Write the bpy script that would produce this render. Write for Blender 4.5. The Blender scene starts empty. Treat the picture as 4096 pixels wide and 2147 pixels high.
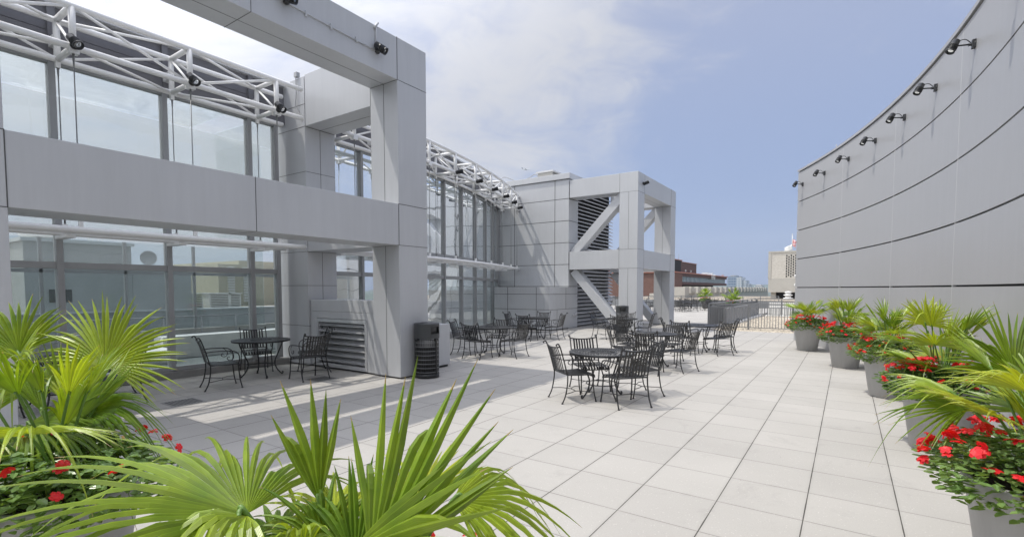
import bpy, math, random
from mathutils import Vector, Matrix, noise
from math import sin, cos, pi, radians, sqrt, atan2
random.seed(7)
R = random.random
U = random.uniform
S = bpy.context.scene
COL = S.collection

# ------------------------------------------------------------------ camera
cd = bpy.data.cameras.new('camera'); cam = bpy.data.objects.new('camera', cd); COL.objects.link(cam)
cam.location = (0, 0, 1.7294); cam.rotation_euler = (radians(90 - 2.946), 0, radians(34.0))
cd.sensor_width = 36; cd.lens = 17.47; cd.shift_y = 0.0447; cd.clip_end = 9000; cd.clip_start = 0.05
S.camera = cam
# ------------------------------------------------------------------ world, sun, exposure
SUN = Vector((-0.39, -0.265, 1.0)).normalized()
w = bpy.data.worlds.new("World"); S.world = w; w.use_nodes = True
nt = w.node_tree; N = nt.nodes; L = nt.links
N.clear()
def wn(t, **k):
    n = N.new(t)
    for a, b in k.items(): setattr(n, a, b)
    return n
sky = wn('ShaderNodeTexSky', sky_type='NISHITA', sun_disc=False)
sky.sun_elevation = math.asin(SUN.z); sky.sun_rotation = atan2(SUN.x, SUN.y)
sky.air_density = 1.0; sky.dust_density = 0.6; sky.ozone_density = 2.0
bgs = wn('ShaderNodeBackground'); bgs.inputs[1].default_value = 0.10
L.new(sky.outputs[0], bgs.inputs[0])
tc = wn('ShaderNodeTexCoord')
def wm(op, *a):
    n = wn('ShaderNodeMath', operation=op)
    for i, v in enumerate(a):
        if isinstance(v, (int, float)): n.inputs[i].default_value = v
        else: L.new(v, n.inputs[i])
    return n.outputs[0]
def wnoise(scale, detail, rough, dist, sc3, loc=(0, 0, 0)):
    mp = wn('ShaderNodeMapping'); mp.inputs['Scale'].default_value = sc3; mp.inputs['Location'].default_value = loc; L.new(tc.outputs['Generated'], mp.inputs[0])
    nz = wn('ShaderNodeTexNoise'); nz.inputs['Scale'].default_value = scale; nz.inputs['Detail'].default_value = detail; nz.inputs['Roughness'].default_value = rough; nz.inputs['Distortion'].default_value = dist
    L.new(mp.outputs[0], nz.inputs[0]); return nz.outputs[0]
def wdot(v):
    dt = wn('ShaderNodeVectorMath', operation='DOT_PRODUCT'); dt.inputs[1].default_value = v; L.new(tc.outputs['Generated'], dt.inputs[0]); return dt.outputs['Value']
def wrange(src, a, b, c, d, smooth=True):
    r = wn('ShaderNodeMapRange'); r.interpolation_type = 'SMOOTHSTEP' if smooth else 'LINEAR'
    for i, v in enumerate((a, b, c, d)): r.inputs[i + 1].default_value = v
    L.new(src, r.inputs[0]); return r.outputs[0]
n_big = wnoise(3.2, 8, .56, 1.1, (1, 1, 2.0), (.9, .55, .2))
n_fine = wnoise(8.0, 10, .62, 1.2, (1, 1.0, 2.2), (1.3, .4, 0))
# the cloud bank lies up and to the left of the terrace; the air is clear blue low in the north
bank = wrange(wdot((-.50, .78, .37)), .55, .99, -.05, .13)
south_fill = wrange(wdot((-.35, -.9, .2)), -.3, .8, 0.0, .24)  # extra cloud cover behind the camera, unseen, added to raise ambient light
clear = wrange(wdot((-.06, .99, .08)), .84, 1.0, 0.0, .42)
cov = wm('SUBTRACT', wm('ADD', wm('ADD', wm('MULTIPLY', n_big, .62), wm('MULTIPLY', n_fine, .38)), wm('ADD', bank, south_fill)), clear)
cr = wrange(cov, .32, .74, 0.08, .90)
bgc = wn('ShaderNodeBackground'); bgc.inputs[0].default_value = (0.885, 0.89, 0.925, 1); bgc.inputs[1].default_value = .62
# moist blue-violet haze, deepest blue near the horizon
sp = wn('ShaderNodeSeparateXYZ'); L.new(tc.outputs['Generated'], sp.inputs[0])
hz = wrange(sp.outputs['Z'], 0.02, 0.62, 0, 1)
hc = wn('ShaderNodeMix', data_type='RGBA'); L.new(hz, hc.inputs[0]); hc.inputs[6].default_value = (.195, .33, .66, 1); hc.inputs[7].default_value = (.43, .485, .69, 1)
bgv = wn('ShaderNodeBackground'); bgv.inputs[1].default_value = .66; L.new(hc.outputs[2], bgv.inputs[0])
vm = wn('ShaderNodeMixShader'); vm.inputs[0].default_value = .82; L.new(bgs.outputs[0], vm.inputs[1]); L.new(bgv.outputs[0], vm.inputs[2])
mx = wn('ShaderNodeMixShader'); out = wn('ShaderNodeOutputWorld')
fill_glow = wrange(wdot(tuple(SUN)), .30, 1.0, .72, 2.3); L.new(fill_glow, bgc.inputs[1]); L.new(wm('MULTIPLY', fill_glow, 1.24), bgv.inputs[1])  # sky brightened around the sun, out of view, added to fill the shade
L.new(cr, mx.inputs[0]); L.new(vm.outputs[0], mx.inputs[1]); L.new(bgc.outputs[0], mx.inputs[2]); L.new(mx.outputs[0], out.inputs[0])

sl = bpy.data.lights.new('sun', 'SUN'); so = bpy.data.objects.new('sun', sl); COL.objects.link(so)
sl.energy = 3.0; sl.angle = radians(0.53); sl.color = (1.0, 0.955, 0.87)
so.rotation_euler = SUN.to_track_quat('Z', 'Y').to_euler(); so.location = (-4, -3, 12)
S.view_settings.view_transform = 'Standard'; S.view_settings.look = 'None'; S.view_settings.gamma = 1; S.view_settings.exposure = 0.14
S.cycles.max_bounces = 8; S.cycles.transparent_max_bounces = 24; S.cycles.diffuse_bounces = 4; S.cycles.glossy_bounces = 4
S.cycles.caustics_reflective = False; S.cycles.caustics_refractive = False

# ------------------------------------------------------------------ mesh helpers
class MB:
    uv = None
    def __init__(s): s.v = []; s.f = []; s.sm = []
    def add(s, vs, fs, smooth=False):
        o = len(s.v); s.v += [tuple(v) for v in vs]; s.f += [tuple(i + o for i in f) for f in fs]; s.sm += [smooth] * len(fs); return s
    def box(s, a, b):
        x0, y0, z0 = a; x1, y1, z1 = b
        return s.add([(x0, y0, z0), (x1, y0, z0), (x1, y1, z0), (x0, y1, z0), (x0, y0, z1), (x1, y0, z1), (x1, y1, z1), (x0, y1, z1)],
                     [(3, 2, 1, 0), (4, 5, 6, 7), (0, 1, 5, 4), (1, 2, 6, 5), (2, 3, 7, 6), (3, 0, 4, 7)])
    def bar(s, p, q, w, h, up=(0, 0, 1)):
        p = Vector(p); q = Vector(q); d = (q - p).normalized(); up = Vector(up)
        sd = d.cross(up)
        if sd.length < 1e-4: sd = d.cross(Vector((1, 0, 0)))
        sd.normalize(); u = sd.cross(d).normalized(); sd *= w / 2; u *= h / 2
        vs = [p - sd - u, p + sd - u, p + sd + u, p - sd + u, q - sd - u, q + sd - u, q + sd + u, q - sd + u]
        return s.add(vs, [(0, 1, 2, 3), (7, 6, 5, 4), (0, 4, 5, 1), (1, 5, 6, 2), (2, 6, 7, 3), (3, 7, 4, 0)])
    def prism(s, poly, z0, z1):
        n = len(poly)
        vs = [(x, y, z0) for x, y in poly] + [(x, y, z1) for x, y in poly]
        return s.add(vs, [tuple(range(n))[::-1], tuple(range(n, 2 * n))] + [(i, (i + 1) % n, (i + 1) % n + n, i + n) for i in range(n)])
    def tube(s, pts, r, n=6, cap=True, rs=None):
        pts = [Vector(p) for p in pts]; m = len(pts); vs = []; fs = []
        t0 = (pts[1] - pts[0]).normalized()
        ref = Vector((0, 0, 1)) if abs(t0.z) < .9 else Vector((1, 0, 0))
        u = t0.cross(ref).normalized()
        for i, p in enumerate(pts):
            t = (pts[min(i + 1, m - 1)] - pts[max(i - 1, 0)]).normalized()
            u = (u - t * u.dot(t)).normalized(); v = t.cross(u)
            rr = rs[i] if rs else r
            for k in range(n):
                a = 2 * pi * k / n; vs.append(p + (u * cos(a) + v * sin(a)) * rr)
        for i in range(m - 1):
            for k in range(n):
                fs.append((i * n + k, i * n + (k + 1) % n, (i + 1) * n + (k + 1) % n, (i + 1) * n + k))
        s.add(vs, fs, True)
        if cap:
            o = len(s.v) - len(vs)
            s.f += [tuple(o + k for k in range(n))[::-1], tuple(o + (m - 1) * n + k for k in range(n))]; s.sm += [False, False]
        return s
    def lathe(s, prof, c=(0, 0, 0), n=24, smooth=True, cap=True):
        vs = []; fs = []; m = len(prof)
        for r, z in prof:
            for k in range(n):
                a = 2 * pi * k / n; vs.append((c[0] + r * cos(a), c[1] + r * sin(a), c[2] + z))
        for i in range(m - 1):
            for k in range(n):
                fs.append((i * n + k, i * n + (k + 1) % n, (i + 1) * n + (k + 1) % n, (i + 1) * n + k))
        s.add(vs, fs, smooth)
        if cap:
            o = len(s.v) - len(vs)
            s.f += [tuple(o + k for k in range(n))[::-1], tuple(o + (m - 1) * n + k for k in range(n))]; s.sm += [False, False]
        return s
    def arc(s, cx, cy, r0, r1, a0, a1, z0, z1, n=24):
        """curved box between radii"""
        vs = []; fs = []
        for i in range(n + 1):
            a = a0 + (a1 - a0) * i / n
            for r in (r0, r1):
                for z in (z0, z1): vs.append((cx + r * cos(a), cy + r * sin(a), z))
        for i in range(n):
            o = i * 4; q = o + 4
            fs += [(o, q, q + 1, o + 1), (o + 2, o + 3, q + 3, q + 2), (o, o + 2, q + 2, q), (o + 1, q + 1, q + 3, o + 3)]
        fs += [(0, 1, 3, 2), (n * 4, n * 4 + 2, n * 4 + 3, n * 4 + 1)]
        return s.add(vs, fs, False)
    def mesh(s, name, mats):
        me = bpy.data.meshes.new(name); me.from_pydata(s.v, [], s.f)
        me.polygons.foreach_set('use_smooth', s.sm)
        for m in (mats if isinstance(mats, list) else [mats]): me.materials.append(m)
        if s.uv:
            l = me.uv_layers.new(name='blade'); 
            for lp in me.loops: l.data[lp.index].uv = s.uv[lp.vertex_index]
        me.update(); return me
    def build(s, name, mat, parent=None, bevel=0):
        o = bpy.data.objects.new(name, s.mesh(name, mat)); COL.objects.link(o)
        if parent: o.parent = parent
        if bevel:
            b = o.modifiers.new('edge', 'BEVEL'); b.width = bevel; b.segments = 2; b.limit_method = 'ANGLE'; b.angle_limit = radians(40)
        return o
def inst(me, name, parent=None, loc=None, rot=None):
    o = bpy.data.objects.new(name, me); COL.objects.link(o)
    if parent: o.parent = parent
    if loc is not None: o.location = loc
    if rot is not None: o.rotation_euler = rot
    return o
def tag(o, label, cat, group=None):
    o['label'] = label; o['category'] = cat
    if group: o['group'] = group
    return o
def thing(name, label, cat, loc=(0, 0, 0), rz=0, group=None):
    o = bpy.data.objects.new(name, None); COL.objects.link(o); o.location = loc; o.rotation_euler = (0, 0, rz); o.empty_display_size = .2
    return tag(o, label, cat, group)
def copy_tree(o, parent=None):
    c = o.copy(); COL.objects.link(c)
    if parent is not None: c.parent = parent
    for ch in list(o.children): copy_tree(ch, c)
    return c
def catmull(p, k=6):
    p = [Vector(q) for q in p]; P = [2 * p[0] - p[1]] + p + [2 * p[-1] - p[-2]]; o = []
    for i in range(1, len(P) - 2):
        for j in range(k):
            t = j / k; a, b, c, d = P[i - 1], P[i], P[i + 1], P[i + 2]
            o.append(.5 * ((2 * b) + (c - a) * t + (2 * a - 5 * b + 4 * c - d) * t * t + (3 * b - 3 * c + d - a) * t ** 3))
    return o + [p[-1]]

# ------------------------------------------------------------------ materials
def mat(name, col, rough=.5, metal=0, var=0, vscale=8, bump=0, bscale=60, spec=.5, obj_var=0, stain=0):
    m = bpy.data.materials.new(name); m.use_nodes = True; t = m.node_tree; b = t.nodes['Principled BSDF']
    b.inputs['Roughness'].default_value = rough; b.inputs['Metallic'].default_value = metal; b.inputs['Specular IOR Level'].default_value = spec
    c = (*col, 1); b.inputs['Base Color'].default_value = c
    tcn = t.nodes.new('ShaderNodeTexCoord')
    if var or obj_var:
        src = None
        if var:
            n = t.nodes.new('ShaderNodeTexNoise'); n.inputs['Scale'].default_value = vscale; n.inputs['Detail'].default_value = 6; n.inputs['Roughness'].default_value = .65
            geo = t.nodes.new('ShaderNodeNewGeometry'); t.links.new(geo.outputs['Position'], n.inputs[0]); src = n.outputs[0]
        else:
            oi = t.nodes.new('ShaderNodeObjectInfo'); src = oi.outputs['Random']; var = obj_var
        r = t.nodes.new('ShaderNodeMapRange'); r.inputs[1].default_value = .3 if src.name != 'Random' else 0; r.inputs[2].default_value = .7 if src.name != 'Random' else 1
        r.inputs[3].default_value = 1 - var; r.inputs[4].default_value = 1 + var
        t.links.new(src, r.inputs[0])
        x = t.nodes.new('ShaderNodeVectorMath'); x.operation = 'SCALE'; x.inputs[0].default_value = col; t.links.new(r.outputs[0], x.inputs['Scale'])
        t.links.new(x.outputs[0], b.inputs['Base Color'])
    if bump:
        n2 = t.nodes.new('ShaderNodeTexNoise'); n2.inputs['Scale'].default_value = bscale; n2.inputs['Detail'].default_value = 4
        geo2 = t.nodes.new('ShaderNodeNewGeometry'); t.links.new(geo2.outputs['Position'], n2.inputs[0])
        bp = t.nodes.new('ShaderNodeBump'); bp.inputs['Strength'].default_value = bump; bp.inputs['Distance'].default_value = .01
        t.links.new(n2.outputs[0], bp.inputs['Height']); t.links.new(bp.outputs[0], b.inputs['Normal'])
    return m
def panel_mat(name, col, rough=.42, spec=.5, streak=.05):
    """painted aluminium composite panel: faint mottling, vertical rain streaks"""
    m = mat(name, col, rough, 0, 0, spec=spec); t = m.node_tree; b = t.nodes['Principled BSDF']
    g = t.nodes.new('ShaderNodeNewGeometry'); mp = t.nodes.new('ShaderNodeMapping'); mp.inputs['Scale'].default_value = (5, 5, .35)
    t.links.new(g.outputs['Position'], mp.inputs[0])
    n = t.nodes.new('ShaderNodeTexNoise'); n.inputs['Scale'].default_value = 2.2; n.inputs['Detail'].default_value = 7; n.inputs['Roughness'].default_value = .7
    t.links.new(mp.outputs[0], n.inputs[0])
    n2 = t.nodes.new('ShaderNodeTexNoise'); n2.inputs['Scale'].default_value = .7; n2.inputs['Detail'].default_value = 3
    t.links.new(g.outputs['Position'], n2.inputs[0])
    a = t.nodes.new('ShaderNodeMath'); a.operation = 'ADD'; t.links.new(n.outputs[0], a.inputs[0]); t.links.new(n2.outputs[0], a.inputs[1])
    r = t.nodes.new('ShaderNodeMapRange'); r.inputs[1].default_value = .7; r.inputs[2].default_value = 1.3; r.inputs[3].default_value = 1 - streak; r.inputs[4].default_value = 1 + streak
    t.links.new(a.outputs[0], r.inputs[0])
    x = t.nodes.new('ShaderNodeVectorMath'); x.operation = 'SCALE'; x.inputs[0].default_value = col; t.links.new(r.outputs[0], x.inputs['Scale'])
    t.links.new(x.outputs[0], b.inputs['Base Color'])
    r2 = t.nodes.new('ShaderNodeMapRange'); r2.inputs[3].default_value = rough - .06; r2.inputs[4].default_value = rough + .1
    t.links.new(n.outputs[0], r2.inputs[0]); t.links.new(r2.outputs[0], b.inputs['Roughness'])
    # very slight oil-canning
    n3 = t.nodes.new('ShaderNodeTexNoise'); n3.inputs['Scale'].default_value = 1.3; t.links.new(g.outputs['Position'], n3.inputs[0])
    bp = t.nodes.new('ShaderNodeBump'); bp.inputs['Strength'].default_value = .12; bp.inputs['Distance'].default_value = .04
    t.links.new(n3.outputs[0], bp.inputs['Height']); t.links.new(bp.outputs[0], b.inputs['Normal'])
    return m
def glass_mat(name, tint, refl=1.0, ior=1.5, solid=0.0, scol=(.4, .5, .5)):
    m = bpy.data.materials.new(name); m.use_nodes = True; t = m.node_tree; t.nodes.clear()
    o = t.nodes.new('ShaderNodeOutputMaterial'); tr = t.nodes.new('ShaderNodeBsdfTransparent'); tr.inputs[0].default_value = (*tint, 1)
    gl = t.nodes.new('ShaderNodeBsdfGlossy'); gl.inputs['Roughness'].default_value = .004; gl.inputs[0].default_value = (.93, .97, 1, 1); gp = t.nodes.new('ShaderNodeNewGeometry'); gn = t.nodes.new('ShaderNodeTexNoise'); gn.inputs['Scale'].default_value = .9; t.links.new(gp.outputs['Position'], gn.inputs[0]); gb = t.nodes.new('ShaderNodeBump'); gb.inputs['Strength'].default_value = .25; gb.inputs['Distance'].default_value = .05; t.links.new(gn.outputs[0], gb.inputs['Height']); t.links.new(gb.outputs[0], gl.inputs['Normal'])
    fr = t.nodes.new('ShaderNodeFresnel'); fr.inputs[0].default_value = ior
    ml = t.nodes.new('ShaderNodeMath'); ml.operation = 'MULTIPLY'; ml.inputs[1].default_value = refl; ml.use_clamp = True; t.links.new(fr.outputs[0], ml.inputs[0])
    mix = t.nodes.new('ShaderNodeMixShader'); t.links.new(ml.outputs[0], mix.inputs[0]); t.links.new(gl.outputs[0], mix.inputs[2])
    if solid:
        d1 = t.nodes.new('ShaderNodeBsdfDiffuse'); d1.inputs[0].default_value = (*scol, 1); d2 = t.nodes.new('ShaderNodeBsdfTranslucent'); d2.inputs[0].default_value = (*scol, 1)
        df = t.nodes.new('ShaderNodeMixShader'); t.links.new(d1.outputs[0], df.inputs[1]); t.links.new(d2.outputs[0], df.inputs[2])
        m2 = t.nodes.new('ShaderNodeMixShader'); m2.inputs[0].default_value = solid; t.links.new(tr.outputs[0], m2.inputs[1]); t.links.new(df.outputs[0], m2.inputs[2]); t.links.new(m2.outputs[0], mix.inputs[1])
    else: t.links.new(tr.outputs[0], mix.inputs[1])
    t.links.new(mix.outputs[0], o.inputs[0]); return m
def leaf_mat(name, c0, c1, rough=.35, trans=.35, spec=.5):
    m = bpy.data.materials.new(name); m.use_nodes = True; t = m.node_tree; b = t.nodes['Principled BSDF']; o = t.nodes['Material Output']
    oi = t.nodes.new('ShaderNodeObjectInfo'); g = t.nodes.new('ShaderNodeNewGeometry')
    n = t.nodes.new('ShaderNodeTexNoise'); n.inputs['Scale'].default_value = 9; n.inputs['Detail'].default_value = 4; t.links.new(g.outputs['Position'], n.inputs[0])
    a = t.nodes.new('ShaderNodeMath'); a.operation = 'MULTIPLY_ADD'; a.inputs[1].default_value = .55; t.links.new(oi.outputs['Random'], a.inputs[0])
    n_ = t.nodes.new('ShaderNodeMath'); n_.operation = 'MULTIPLY_ADD'; n_.inputs[1].default_value = .9; n_.inputs[2].default_value = -.22; t.links.new(n.outputs[0], n_.inputs[0]); t.links.new(n_.outputs[0], a.inputs[2])
    r = t.nodes.new('ShaderNodeMapRange'); r.inputs[1].default_value = .1; r.inputs[2].default_value = .95
    t.links.new(a.outputs[0], r.inputs[0])
    mx = t.nodes.new('ShaderNodeMix'); mx.data_type = 'RGBA'; mx.inputs[6].default_value = (*c0, 1); mx.inputs[7].default_value = (*c1, 1)
    t.links.new(r.outputs[0], mx.inputs[0]); t.links.new(mx.outputs[2], b.inputs['Base Color'])
    b.inputs['Roughness'].default_value = rough; b.inputs['Specular IOR Level'].default_value = spec
    tl = t.nodes.new('ShaderNodeBsdfTranslucent'); br = t.nodes.new('ShaderNodeVectorMath'); br.operation = 'MULTIPLY'; br.inputs[1].default_value = (1.5, 1.35, .35)
    t.links.new(mx.outputs[2], br.inputs[0]); t.links.new(br.outputs[0], tl.inputs[0])
    ms = t.nodes.new('ShaderNodeMixShader'); ms.inputs[0].default_value = trans; t.links.new(b.outputs[0], ms.inputs[1]); t.links.new(tl.outputs[0], ms.inputs[2])
    t.links.new(ms.outputs[0], o.inputs[0]); return m
def paver_mat():
    m = bpy.data.materials.new('concrete_pavers'); m.use_nodes = True; t = m.node_tree; b = t.nodes['Principled BSDF']; b.inputs['Roughness'].default_value = .8
    b.inputs['Specular IOR Level'].default_value = .3
    nn = t.nodes.new; lk = t.links.new
    def M(op, *a):
        n = nn('ShaderNodeMath'); n.operation = op
        for i, v in enumerate(a):
            if isinstance(v, (int, float)): n.inputs[i].default_value = v
            else: lk(v, n.inputs[i])
        return n.outputs[0]
    g = nn('ShaderNodeNewGeometry'); s = nn('ShaderNodeSeparateXYZ'); lk(g.outputs['Position'], s.inputs[0])
    T = .6096
    X = M('DIVIDE', M('ADD', s.outputs[0], .838), T); Y = M('DIVIDE', M('SUBTRACT', s.outputs[1], 3.62), T)
    fx = M('FRACT', X); fy = M('FRACT', Y)
    dx = M('MINIMUM', fx, M('SUBTRACT', 1, fx)); dy = M('MINIMUM', fy, M('SUBTRACT', 1, fy))
    # joint widths wander a little
    nw = nn('ShaderNodeTexNoise'); nw.inputs['Scale'].default_value = 3.0; lk(g.outputs['Position'], nw.inputs[0])
    wx = M('MULTIPLY_ADD', nw.outputs[0], .008, .0028); wy = M('MULTIPLY_ADD', nw.outputs[0], .006, .0015)
    jx = M('LESS_THAN', dx, wx); jy = M('MULTIPLY', M('LESS_THAN', dy, wy), .75)
    j = M('MAXIMUM', jx, jy)
    cx = nn('ShaderNodeCombineXYZ'); lk(M('FLOOR', X), cx.inputs[0]); lk(M('FLOOR', Y), cx.inputs[1])
    wnn = nn('ShaderNodeTexWhiteNoise'); lk(cx.outputs[0], wnn.inputs[0])
    n1 = nn('ShaderNodeTexNoise'); n1.inputs['Scale'].default_value = .8; n1.inputs['Detail'].default_value = 6; lk(g.outputs['Position'], n1.inputs[0])
    n2 = nn('ShaderNodeTexNoise'); n2.inputs['Scale'].default_value = 90; n2.inputs['Detail'].default_value = 3; lk(g.outputs['Position'], n2.inputs[0])
    v = M('ADD', M('ADD', M('MULTIPLY_ADD', wnn.outputs[0], .08, .885), M('MULTIPLY', M('SUBTRACT', n1.outputs[0], .5), .22)), M('MULTIPLY', M('SUBTRACT', n2.outputs[0], .5), .20))
    # edge darkening dirt near joints
    ed = nn('ShaderNodeMapRange'); ed.inputs[1].default_value = 0; ed.inputs[2].default_value = .05; ed.inputs[3].default_value = .93; ed.inputs[4].default_value = 1; lk(M('MINIMUM', dx, dy), ed.inputs[0])
    v = M('MULTIPLY', v, ed.outputs[0])
    n5 = nn('ShaderNodeTexNoise'); n5.inputs['Scale'].default_value = 2.1; n5.inputs['Detail'].default_value = 7; n5.inputs['Roughness'].default_value = .7; n5.inputs['Distortion'].default_value = .8; lk(g.outputs['Position'], n5.inputs[0])
    st_ = nn('ShaderNodeMapRange'); st_.inputs[1].default_value = .56; st_.inputs[2].default_value = .70; st_.inputs[3].default_value = 1; st_.inputs[4].default_value = .90; lk(n5.outputs[0], st_.inputs[0])
    v = M('MULTIPLY', v, st_.outputs[0])
    # exposed aggregate: pale chips
    vo = nn('ShaderNodeTexVoronoi'); vo.inputs['Scale'].default_value = 55; lk(g.outputs['Position'], vo.inputs[0])
    wv = nn('ShaderNodeTexWhiteNoise'); lk(vo.outputs['Color'], wv.inputs[0])
    chip = M('MULTIPLY', M('LESS_THAN', vo.outputs['Distance'], .26), M('GREATER_THAN', wv.outputs[0], .86))
    v = M('ADD', v, M('MULTIPLY', chip, .22))
    # rare dark specks of dirt
    vo2 = nn('ShaderNodeTexVoronoi'); vo2.inputs['Scale'].default_value = 2.6; lk(g.outputs['Position'], vo2.inputs[0])
    v = M('SUBTRACT', v, M('MULTIPLY', M('LESS_THAN', vo2.outputs['Distance'], .022), .45))
    sc = nn('ShaderNodeVectorMath'); sc.operation = 'SCALE'; sc.inputs[0].default_value = (.432, .415, .388); lk(v, sc.inputs['Scale'])
    mx = nn('ShaderNodeMix'); mx.data_type = 'RGBA'; lk(j, mx.inputs[0]); lk(sc.outputs[0], mx.inputs[6]); mx.inputs[7].default_value = (.075, .07, .062, 1)
    lk(mx.outputs[2], b.inputs['Base Color'])
    bp = nn('ShaderNodeBump'); bp.inputs['Strength'].default_value = .35; bp.inputs['Distance'].default_value = .004
    lk(M('SUBTRACT', n2.outputs[0], M('MULTIPLY', j, 1.5)), bp.inputs['Height']); lk(bp.outputs[0], b.inputs['Normal'])
    return m
def pattern_mat(name, c0, c1, kind, scale, rough=.8, bump=.5, mortar=.02, cm=(.5, .48, .45)):
    m = bpy.data.materials.new(name); m.use_nodes = True; t = m.node_tree; b = t.nodes['Principled BSDF']; b.inputs['Roughness'].default_value = rough
    g = t.nodes.new('ShaderNodeNewGeometry')
    if kind == 'brick':
        s = t.nodes.new('ShaderNodeSeparateXYZ'); t.links.new(g.outputs['Position'], s.inputs[0])
        a = t.nodes.new('ShaderNodeMath'); a.operation = 'ADD'; t.links.new(s.outputs[0], a.inputs[0]); t.links.new(s.outputs[1], a.inputs[1])
        c = t.nodes.new('ShaderNodeCombineXYZ'); t.links.new(a.outputs[0], c.inputs[0]); t.links.new(s.outputs[2], c.inputs[1])
        n = t.nodes.new('ShaderNodeTexBrick'); n.inputs['Scale'].default_value = scale; n.inputs['Color1'].default_value = (*c0, 1); n.inputs['Color2'].default_value = (*c1, 1)
        n.inputs['Mortar'].default_value = (*cm, 1); n.inputs['Mortar Size'].default_value = mortar; t.links.new(c.outputs[0], n.inputs[0])
        t.links.new(n.outputs[0], b.inputs['Base Color'])
    else:
        n = t.nodes.new('ShaderNodeTexVoronoi'); n.inputs['Scale'].default_value = scale; t.links.new(g.outputs['Position'], n.inputs[0])
        s = t.nodes.new('ShaderNodeSeparateColor'); t.links.new(n.outputs['Color'], s.inputs[0])
        r = t.nodes.new('ShaderNodeMix'); r.data_type = 'RGBA'; t.links.new(s.outputs[0], r.inputs[0]); r.inputs[6].default_value = (*c0, 1); r.inputs[7].default_value = (*c1, 1)
        t.links.new(r.outputs[2], b.inputs['Base Color'])
        bp = t.nodes.new('ShaderNodeBump'); bp.inputs['Strength'].default_value = bump; bp.inputs['Distance'].default_value = .03; bp.invert = True
        t.links.new(n.outputs['Distance'], bp.inputs['Height']); t.links.new(bp.outputs[0], b.inputs['Normal'])
    return m
def facade_mat(name, c_wall, c_win, vstep, hstep, frac=.5, vert=False):
    """far curtain wall: horizontal glass bands"""
    m = bpy.data.materials.new(name); m.use_nodes = True; t = m.node_tree; b = t.nodes['Principled BSDF']; b.inputs['Roughness'].default_value = .4
    g = t.nodes.new('ShaderNodeNewGeometry'); s = t.nodes.new('ShaderNodeSeparateXYZ'); t.links.new(g.outputs['Position'], s.inputs[0])
    def M(op, *a):
        n = t.nodes.new('ShaderNodeMath'); n.operation = op
        for i, v in enumerate(a):
            if isinstance(v, (int, float)): n.inputs[i].default_value = v
            else: t.links.new(v, n.inputs[i])
        return n.outputs[0]
    a = M('LESS_THAN', M('FRACT', M('DIVIDE', s.outputs[2], vstep)), frac)
    h = M('GREATER_THAN', M('FRACT', M('DIVIDE', M('ADD', s.outputs[0], s.outputs[1]), hstep)), .18)
    mx = t.nodes.new('ShaderNodeMix'); mx.data_type = 'RGBA'; t.links.new(M('MULTIPLY', a, h), mx.inputs[0]); mx.inputs[6].default_value = (*c_wall, 1); mx.inputs[7].default_value = (*c_win, 1)
    t.links.new(mx.outputs[2], b.inputs['Base Color']); return m

M_PAV = paver_mat()
M_PANEL = panel_mat('silver_panel', (.515, .525, .54), .36)
M_WALL = panel_mat('curved_wall_panel', (.345, .347, .355), .34, streak=.012)
M_JOINT = mat('dark_joint', (.09, .09, .09), .8)
M_JLITE = mat('pale_seam', (.62, .62, .62), .5)
M_STEEL = mat('white_steel', (.86, .86, .85), .35, var=.03, vscale=3)
M_FRAME = mat('window_frame_metal', (.36, .365, .37), .4, .1, var=.05)
M_SIDING = mat('grey_siding', (.17, .17, .185), .5, var=.06, vscale=2)
M_GLASS = glass_mat('clear_glass', (.87, .905, .905), .75, 1.5, .02, (.45, .55, .55))
M_GLASSU = glass_mat('upper_glass', (.975, .99, .985), .85, 1.52, .11, (.86, .90, .90))
M_ROOFG = glass_mat('frosted_roof_glass', (.98, .99, .99), .3, 1.4, .05, (.9, .92, .92))
M_HAZEG = glass_mat('frosted_back_glass', (.97, .98, .98), .3, 1.4, .30, (.92, .95, .95))
M_LOUV = mat('louver_metal', (.62, .62, .63), .40, .1, var=.05)
M_LOUVB = mat('bright_louver_metal', (.74, .75, .77), .16, .5, var=.05)
M_DARK = mat('dark_void', (.02, .02, .022), .8)
M_IRON = mat('wrought_iron', (.020, .020, .021), .38, 0, bump=.15, bscale=300, spec=.6)
M_TTOP = mat('table_top_iron', (.034, .035, .037), .42, 0, bump=.3, bscale=250, spec=.5)
M_LAMP = mat('lamp_black', (.018, .019, .021), .35, spec=.6)
M_LENS = glass_mat('lamp_lens', (.7, .75, .75), 2.5, 1.6, .35, (.7, .72, .72))
M_CONC = mat('concrete_curb', (.27, .265, .255), .85, var=.10, vscale=4, bump=.3, bscale=40)
M_POT = panel_mat('grey_planter', (.40, .40, .40), .55, spec=.35, streak=.10)
M_SOIL = mat('potting_soil', (.045, .03, .02), .95, bump=.8, bscale=60)
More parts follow.
